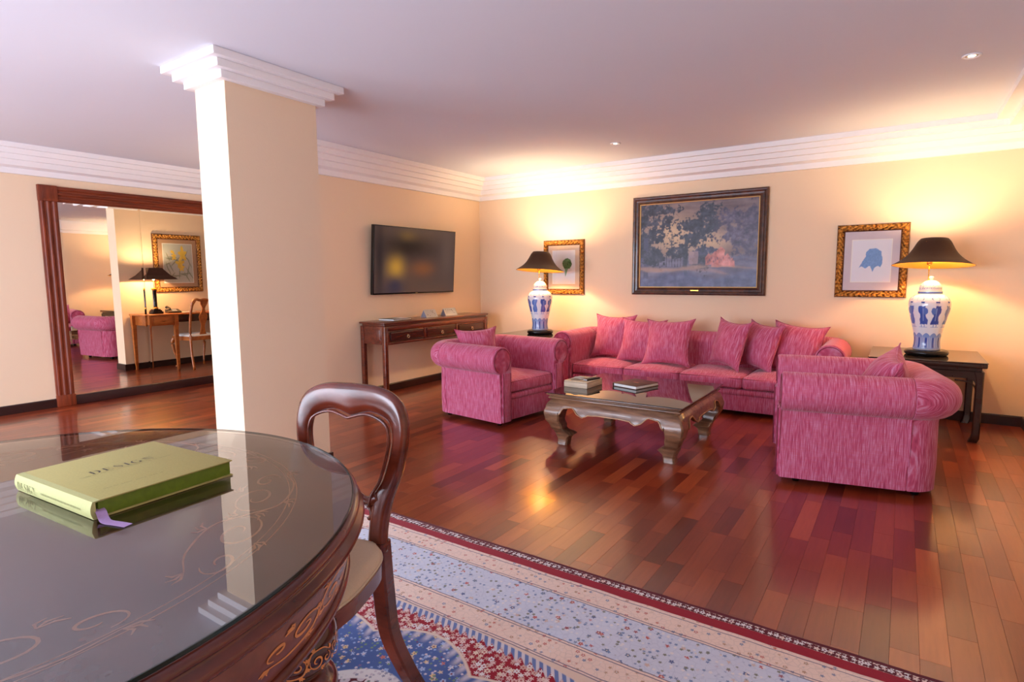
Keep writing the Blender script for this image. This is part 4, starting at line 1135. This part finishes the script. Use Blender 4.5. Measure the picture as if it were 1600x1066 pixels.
# ------------------------------------------------------------------ round table
def spiral(cx,cy,r0,turns,a0,dirn=1,n=26):
    return [(cx+r0*(1-k/n*.8)*math.cos(a0+dirn*2*PI*turns*k/n),cy+r0*(1-k/n*.8)*math.sin(a0+dirn*2*PI*turns*k/n)) for k in range(n+1)]
def scroll_motif():
    """arabesque in a unit frame, about 1 wide x .5 tall: list of polylines with widths"""
    L=[]
    L.append(spiral(-.18,.02,.16,1.3,R(-20),1)); L.append(spiral(.20,-.02,.16,1.3,R(160),1))
    L.append([(v.x,v.y) for v in catmull([(-.5,-.12,0),(-.34,-.2,0),(-.1,-.18,0),(0,0,0),(.1,.18,0),(.34,.2,0),(.5,.1,0)],6)])
    L.append(spiral(-.44,.04,.10,1.1,R(250),-1)); L.append(spiral(.44,-.04,.10,1.1,R(70),-1))
    for x,y,a in ((-.5,-.12,200),(-.3,.17,120),(0,.05,90),(0,-.06,270),(.3,-.16,300),(.5,.1,20),(.12,.2,80),(-.12,-.2,260)):
        for k in (-35,0,35):
            an=R(a+k); L.append([(x,y),(x+.05*math.cos(an),y+.05*math.sin(an)),(x+.085*math.cos(an+.4),y+.085*math.sin(an+.4))])
    return L
MOTIF=scroll_motif()
def ribbon(bm,pts3,nrm,w0):
    n=len(pts3)
    A=[];B=[]
    for i,p in enumerate(pts3):
        t=(Vector(pts3[min(i+1,n-1)])-Vector(pts3[max(i-1,0)])).normalized(); s=t.cross(nrm[i]).normalized()
        w=w0*(.45+.75*math.sin(PI*min(1,max(0,i/(n-1)))))
        A.append(bm.verts.new(Vector(p)+s*w)); B.append(bm.verts.new(Vector(p)-s*w))
    for i in range(n-1): bm.faces.new((A[i],A[i+1],B[i+1],B[i]))
def round_table():
    t=empty('round_table',(-1.512,.272,0)); 
    S=.839; r=.763
    def zz(z): return .870-(.778-z)*S
    def Lz(L): return [((r+(a-r)*S) if a>.1 else a,zz(z)) for a,z in L]
    obj('glass_top',lathe(Lz([(.01,.770),(r-.001,.770),(r,.771),(r,.777),(r-.001,.778),(.01,.778)]),160),M['glass'],t)
    obj('glass_rim',lathe_ring(r+.0004,r+.0022,zz(.7702),zz(.7782),160),M['glassedge'],t)
    obj('tabletop',lathe(Lz([(.01,.74),(r-.04,.74),(r-.02,.742),(r-.012,.7675),(r-.014,.7685),(.01,.7685)]),160),M['burl'],t,auto=.5)
    rim=Lz([(r-.013,.7685),(r+.004,.768),(r+.016,.762),(r+.018,.754),(r+.010,.747),(r+.012,.742),(r+.026,.736),(r+.030,.726),(r+.022,.716),(r+.006,.712),(r+.004,.704),(r-.02,.700),(r-.06,.70),(r-.06,.742)])
    P=[[((a)*math.cos(2*PI*k/180),(a)*math.sin(2*PI*k/180),z) for k in range(180)] for a,z in rim]
    obj('rim_moulding',grid_mesh(P+[P[0]],closed_v=True),M['maho'],t,auto=1.2)
    sk=Lz([(r-.012,.702),(r-.010,.66),(r-.016,.62),(r-.028,.575),(r-.05,.575),(r-.035,.62),(r-.03,.66),(r-.034,.702)])
    P=[[((a)*math.cos(2*PI*k/180),(a)*math.sin(2*PI*k/180),z) for k in range(180)] for a,z in sk]
    obj('skirt',grid_mesh(P+[P[0]],closed_v=True),M['burlside'],t,auto=1.2)
    pts=[((r-.022)*math.cos(2*PI*k/180),(r-.022)*math.sin(2*PI*k/180),zz(.574)) for k in range(180)]
    obj('lower_bead',tube(pts,.011,10,closed=True),M['maho'],t,smooth=True)
    pts=[((r-.004)*math.cos(2*PI*k/180),(r-.004)*math.sin(2*PI*k/180),zz(.700)) for k in range(180)]
    obj('gilt_bead',tube(pts,.0035,6,closed=True),M['inlay'],t,smooth=True)
    # inlay on the skirt
    bm=bmesh.new()
    for q in range(9):
        a0=q*2*PI/9+R(28)
        for pl in MOTIF:
            pp=[];nn=[]
            for u,v in pl:
                an=a0+u*.30/ r; z=.64+v*.13; rr_=r-.0084-.0135*max(0,(.66-z)/.085)**1.2+.0012
                pp.append((rr_*math.cos(an),rr_*math.sin(an),zz(z))); nn.append(Vector((math.cos(an),math.sin(an),0)))
            ribbon(bm,pp,nn,.0021)
    o=obj('skirt_inlay',bm,M['inlay'],t); o['kind']='stuff'
    # inlay on the top: double ring and arabesques
    for nm,rr_ in (('inlay_ring',.624),('inlay_ring',.640)):
        obj(nm,lathe_ring(rr_,rr_+.0020,zz(.7686),zz(.7690),160),M['inlayfaint'],t)
    bm=bmesh.new()
    for q in range(6):
        a0=q*2*PI/6+R(43)
        for pl in MOTIF:
            pp=[]
            for u,v in pl:
                x,y=.555+v*.30,u*.47; pp.append((x*math.cos(a0)-y*math.sin(a0),x*math.sin(a0)+y*math.cos(a0),zz(.7692)))
            ribbon(bm,pp,[Vector((0,0,1))]*len(pp),.0024)
    o=obj('top_inlay',bm,M['inlayfaint'],t); o['kind']='stuff'
    # turned legs
    prof=[(.05,.70),(.055,.64),(.06,.60),(.045,.575),(.05,.56),(.085,.535),(.104,.50),(.108,.465),(.100,.43),(.082,.405),(.070,.396),(.082,.388),(.100,.370),(.106,.35),(.098,.33),(.080,.322),(.092,.31),(.108,.29),(.112,.27),(.10,.25),(.085,.235),(.09,.20),(.07,.16),(.05,.10),(.045,.0),(.05,-.06),(.07,-.09),(.075,-.11),(.06,-.13),(.045,-.17),(.05,-.22),(.06,-.235),(.055,-.245)]
    prof=[(a*S,zz(b_)) for a,b_ in prof]
    for q in range(4):
        a=R(38)+q*PI/2; x,y=.645*math.cos(a),.645*math.sin(a)
        lg=obj('leg',lathe(smooth_prof(prof,4),48),M['mahodark'],t,smooth=True); lg.location=(x,y,0); lg.rotation_euler=(0,0,a)
        bm=bmesh.new()
        for k in range(5):
            an0=k*2*PI/5+.3
            for pl in MOTIF:
                pp=[];nn=[]
                for u,v in pl:
                    an=an0+u*1.1; z=.462+v*.12; rb=(.1095-.18*abs(z-.467)**1.5*1.6)*S
                    pp.append(((rb)*math.cos(an),rb*math.sin(an),zz(z))); nn.append(Vector((math.cos(an),math.sin(an),0)))
                ribbon(bm,pp,nn,.0016)
        o=obj('bulb_inlay',bm,M['inlay'],lg); o['kind']='stuff'
    bm=bmesh.new()
    obj('stretcher_disc',lathe([(.01,.12),(.30,.12),(.33,.135),(.33,.15),(.30,.165),(.01,.165)],64),M['maho'],t,smooth=False)
    for q in range(4):
        a=R(38)+q*PI/2; obj('stretcher',tube([(.28*math.cos(a),.28*math.sin(a),.143),(.62*math.cos(a),.62*math.sin(a),.143)],.02,8),M['maho'],t,smooth=True)
    return tag(t,'large round dark inlaid table with glass top in the foreground','table')
def lathe_ring(r0,r1,z0,z1,seg):
    P=[[(a*math.cos(2*PI*k/seg),a*math.sin(2*PI*k/seg),z) for k in range(seg)] for a,z in ((r0,z0),(r1,z0),(r1,z1),(r0,z1))]
    return grid_mesh(P,closed_u=True,closed_v=True)
M['mahodark']=woodm('dark_polished_mahogany',(30,9,7),(96,34,16),.14,(6,6,10),.8)
round_table()

# ------------------------------------------------------------------ green book with purple ribbon
SER={}
def _arc(cx,cy,rx,ry,a0,a1,n=22): return [(cx+rx*math.cos(R(a0+(a1-a0)*k/n)),cy+ry*math.sin(R(a0+(a1-a0)*k/n))) for k in range(n+1)]
def letter_polys(ch):
    """high-contrast serif capitals as quads: (polyline, width function)"""
    th,hn=.17,.022
    def bar(x0,y0,x1,y1): return [(x0,y0),(x1,y0),(x1,y1),(x0,y1)]
    def stroke(pts,wf):
        out=[]; n=len(pts)
        L=[];Rr=[]
        for i,(x,y) in enumerate(pts):
            x0,y0=pts[max(i-1,0)];x1,y1=pts[min(i+1,n-1)]; l=math.hypot(x1-x0,y1-y0) or 1; tx,ty=(x1-x0)/l,(y1-y0)/l
            w=wf(i/(n-1),tx,ty)/2; L.append((x-ty*w,y+tx*w)); Rr.append((x+ty*w,y-tx*w))
        return [[L[i],L[i+1],Rr[i+1],Rr[i]] for i in range(n-1)]
    cal=lambda s,tx,ty: hn+(th-hn)*abs(ty)**2.2
    ser=lambda x,y:bar(x-.16,y,x+.16,y+hn) if y<.5 else bar(x-.16,y-hn,x+.16,y)
    if ch=='I': return [bar(.12,0,.12+th,1),ser(.205,0),ser(.205,1)],.41
    if ch=='D': return [bar(.12,0,.12+th,1),bar(0,0,.45,hn),bar(0,1-hn,.45,1)]+stroke(_arc(.42,.5,.36,.49,-90,90),cal),.90
    if ch=='E': return [bar(.12,0,.12+th,1),bar(0,0,.70,hn),bar(0,1-hn,.68,1),bar(.2,.5-hn/2,.52,.5+hn/2),bar(.50,.36,.52,.64),bar(.66,.76,.68,1),bar(.68,0,.70,.26)],.80
    if ch=='N': return [bar(.12,0,.12+hn,1),bar(.72,0,.72+hn,1),[(.10,1),(.29,1),(.74,0),(.70,0)],ser(.13,0),bar(-.02,1-hn,.2,1),ser(.73,1)],.92
    if ch=='S':
        p=catmull([(.55,.78,0),(.50,.92,0),(.32,.985,0),(.13,.90,0),(.12,.70,0),(.33,.52,0),(.52,.34,0),(.52,.12,0),(.32,.015,0),(.12,.08,0),(.07,.26,0)],5)
        return stroke([(v.x,v.y) for v in p],lambda s,tx,ty:hn+(th-hn)*math.exp(-((s-.5)/.2)**2)),.66
    if ch=='G': return stroke(_arc(.45,.5,.36,.49,48,318),cal)+[bar(.62,.05,.62+th,.42),bar(.54,.42-hn,.88,.42),bar(.69,.80,.71,1.0)],.92
    return [],.4
def word(parent,text,origin,right,up,height,mat,name,track=.14,nrm=None):
    x=0; o0=Vector(origin); rt=Vector(right).normalized(); u=Vector(up).normalized(); n=rt.cross(u)
    for ch in text:
        ps,w=letter_polys(ch); bm=bmesh.new()
        for p in ps:
            vs=[bm.verts.new(o0+rt*(x+a)*height+u*b_*height) for a,b_ in p]
            try: bm.faces.new(vs)
            except ValueError: pass
        me=bpy.data.meshes.new('letter'); bm.to_mesh(me); bm.free(); link('letter',me,mat,parent)
        x+=w+track
    return x*height
def book():
    t=empty('book',(-1.502,.596,.8705),R(4)); t.scale=(.839,.839,.839); hw,hd,H_=.205,.18,.046
    grn=plain('olive_green_cloth',(176,164,98),.75,var=.05,vs=200,bump=700); sp=plain('pale_green_spine_cloth',(190,190,126),.7,var=.04,vs=200,bump=700)
    pg=plain('green_page_edges',(104,128,22),.6,var=.12,vs=60)
    bx('back_cover',grn,t,-hw,hw,-hd,hd,0,.004,.0015); fc=bx('front_cover',grn,t,-hw,hw,-hd+.012,hd,H_-.004,H_,.0015)
    # page block made of leaves with slight banding
    bx('page_block',pg,t,-hw+.006,hw-.006,-hd+.01,hd-.005,.0043,H_-.0043,.001)
    P=[]
    for x in (-hw,hw):
        ring=[(x,-hd+.012,0),(x,-hd-.004,0.001)]+[(x,-hd-.004-.006*math.sin(PI*k/8),H_*k/8) for k in range(1,8)]+[(x,-hd-.004,H_-.001),(x,-hd+.012,H_),(x,-hd+.012,H_-.003),(x,-hd+.002,H_-.004),(x,-hd+.002,.004),(x,-hd+.012,.003)]
        P.append(ring)
    spn=obj('spine',grid_mesh(P,closed_v=True,cap=True),sp,t,auto=.5)
    bx('joint_groove',sp,t,-hw,hw,-hd+.012,-hd+.022,H_-.004,H_-.0022,.0006,1)
    ink=plain('dark_ink',(66,60,50),.6); fnt=plain('blind_stamp',(128,122,66),.6)
    # title on the cover, read along +y; letters stand towards -x
    wd=word(fc,'DESIGN',(-.015,-.085,H_+.0004),(0,1,0),(-1,0,0),.030,ink,'letter',track=.2)
    rs=random.Random(4)
    def fineprint(parent,x,y0,y1,h,mat,vertical=False):
        y=y0; bm=bmesh.new()
        while y<y1:
            w=rs.uniform(.0015,.004)
            if rs.random()<.82:
                a=[(x,y,H_+.0004),(x,y+w*.35,H_+.0004),(x-h,y+w*.35,H_+.0004),(x-h,y,H_+.0004)]; bm.faces.new([bm.verts.new(p) for p in a])
                a=[(x,y,H_+.00042),(x,y+w,H_+.00042),(x-h*.2,y+w,H_+.00042),(x-h*.2,y,H_+.00042)]; bm.faces.new([bm.verts.new(p) for p in a])
            y+=w+.0016
        o=obj('fine_print',bm,mat,parent); o['kind']='stuff'
    fineprint(fc,-.003,-.12,.12,.0055,fnt); fineprint(fc,.135,-.13,.02,.0055,fnt)
    bm=bmesh.new()
    word(spn,'DESIGN',(-hw+.018,-hd-.0106,.010),(1,0,0),(0,0,1),.020,fnt,'letter',track=.15); bm.free()
    bm=bmesh.new(); x=-.05
    while x<.16:
        w=rs.uniform(.0015,.004); yv=-hd-.0104
        bm.faces.new([bm.verts.new(p) for p in ((x,yv,.018),(x+w*.5,yv,.018),(x+w*.5,yv,.023),(x,yv,.023))]); x+=w+.0015
    o=obj('fine_print',bm,fnt,spn); o['kind']='stuff'
    # ribbon bookmark
    c=[(hw-.01,-hd+.012,.022),(hw+.006,-hd+.010,.018),(hw+.020,-hd+.008,.006),(hw+.04,-hd+.006,.0015),(hw+.075,-hd+.014,.0012),(hw+.105,-hd+.020,.0012)]
    cv=catmull(c,5); P=[]
    for i,p in enumerate(cv):
        q=cv[min(i+1,len(cv)-1)]-cv[max(i-1,0)]; s=Vector((-q.y,q.x,0)).normalized()*.011
        P.append([p-s,p+s,p+s+Vector((0,0,.0006)),p-s+Vector((0,0,.0006))])
    obj('ribbon_marker',grid_mesh(P,closed_v=True,cap=True),plain('lilac_ribbon',(170,140,186),.6,var=.05,vs=300),t)
    return tag(t,'green clothbound design book with lilac ribbon on the glass table','book')
book()

# ------------------------------------------------------------------ balloon-back chair
def dining_chair():
    t=empty('dining_chair',(-1.418,1.166,.010),R(12)); wd=M['maho']
    def pl(x,z,dy=0): return Vector((x,.10*(z-.54)+dy,z))    # back plane, reclined
    outer=[(.146,.50),(.143,.565),(.158,.650),(.192,.752),(.209,.85),(.202,.928),(.166,.980),(.10,1.006),(0,1.012)]
    inner=[(.078,.50),(.080,.56),(.092,.665),(.126,.725),(.151,.815),(.152,.872),(.132,.905),(.07,.924),(0,.908)]
    def rs_(L,n=8):
        c=catmull([(a,b_,0) for a,b_ in L],n); return [(v.x,v.y) for v in c]
    O=rs_(outer); I=rs_(inner)
    O=O+[(-a,b_) for a,b_ in O[::-1][1:]]; I=I+[(-a,b_) for a,b_ in I[::-1][1:]]
    P=[]
    for (ox,oz),(ix,iz) in zip(O,I):
        c=pl((ox+ix)/2,(oz+iz)/2); a=pl(ox,oz)-c; n=Vector((0,1,-.10)).normalized(); ring=[]
        for k in range(14):
            th=2*PI*k/14; cs,sn=math.cos(th),math.sin(th)
            r1=abs(cs)**.75*(1 if cs>0 else -1); r2=abs(sn)**.75*(1 if sn>0 else -1)
            ring.append(c+a*r1+n*(.019*r2*(1+.25*cs)))
        P.append(ring)
    obj('back_frame',grid_mesh(P,closed_v=True,cap=True),wd,t,smooth=True)
    # inner bead
    pts=[pl(ix*.985,iz-.003,-.018) for ix,iz in I[14:-14]]
    obj('inner_bead',tube(pts,.005,6),wd,t,smooth=True)
    # cross rail with scroll
    P=[]; 
    c=catmull([(-.115,.668,0),(-.08,.650,0),(-.04,.655,0),(0,.668,0),(.04,.655,0),(.08,.650,0),(.115,.668,0)],6)
    pts=[pl(v.x,v.y) for v in c]; obj('cross_rail',tube(pts,[.012+.009*abs(math.cos(PI*i/(len(pts)-1)*2)) for i in range(len(pts))],10),wd,t,smooth=True)
    for s in (-1,1):
        sp=spiral(s*.045,.636,.018,1.2,R(90),s); obj('rail_scroll',tube([pl(a,b_,-.006) for a,b_ in sp],.006,6),wd,t,smooth=True)
        sp=catmull([(s*.065,.645,0),(s*.085,.625,0),(s*.088,.605,0),(s*.078,.595,0)],4); obj('rail_drop',tube([pl(v.x,v.y,-.004) for v in sp],.007,6),wd,t,smooth=True)
        # rear legs: sabre curve
        pts=catmull([(s*.113,.0,.53),(s*.115,.005,.46),(s*.118,.012,.36),(s*.130,.02,.22),(s*.165,.045,.10),(s*.20,.075,0.0)],5)
        obj('rear_leg',sabre(pts),wd,t,auto=.7)
        pts=[Vector((s*.18,-.385,.46)),Vector((s*.18,-.385,.42)),Vector((s*.18,-.385,.38)),Vector((s*.18,-.385,.32)),Vector((s*.177,-.385,.14)),Vector((s*.177,-.385,.03)),Vector((s*.177,-.385,0))]
        obj('front_leg',tube(pts,[.026,.032,.020,.028,.020,.015,.018],16),wd,t,smooth=True)
    # seat
    out=[]
    for x,y in ((.115,.0),(.175,-.07),(.205,-.17),(.222,-.30),(.19,-.40),(.0,-.43)): out.append((x,y,0))
    c=catmull(out,6); ring=[(v.x,v.y) for v in c]; ring=ring+[(-a,b_) for a,b_ in ring[::-1][1:]]
    cx,cy=0,-.215
    def sc(s,z,dx=0): return [((a-cx)*s+cx,(b_-cy)*s+cy,z) for a,b_ in ring]
    obj('seat_rail',grid_mesh([sc(.96,.452),sc(.985,.457),sc(.99,.502),sc(.97,.507)],closed_v=True,cap=True),M['maho'],t,auto=.7)
    P=[sc(.965,.507),sc(.985,.512),sc(.985,.520),sc(.95,.530),sc(.85,.540),sc(.6,.547),sc(.3,.549),sc(.02,.550)]
    obj('seat_pad',grid_mesh(P,closed_v=True,cap=True),M['linen'],t,smooth=True)
    obj('seat_piping',tube([Vector(p) for p in sc(.988,.513)],.004,6,closed=False),M['linen'],t,smooth=True)
    return tag(t,'polished mahogany balloon-back chair with cream seat at the round table','chair')
def sabre(pts):
    P=[]
    n=len(pts)
    for i,p in enumerate(pts):
        a=.031-.008*i/(n-1); b_=.026
        c=.006
        P.append([(p.x+x,p.y+y,p.z) for x,y in ((a-c,-b_),(a,-b_+c),(a,b_-c),(a-c,b_),(-a+c,b_),(-a,b_-c),(-a,-b_+c),(-a+c,-b_))])
    return grid_mesh(P,closed_v=True,cap=True)
dining_chair()
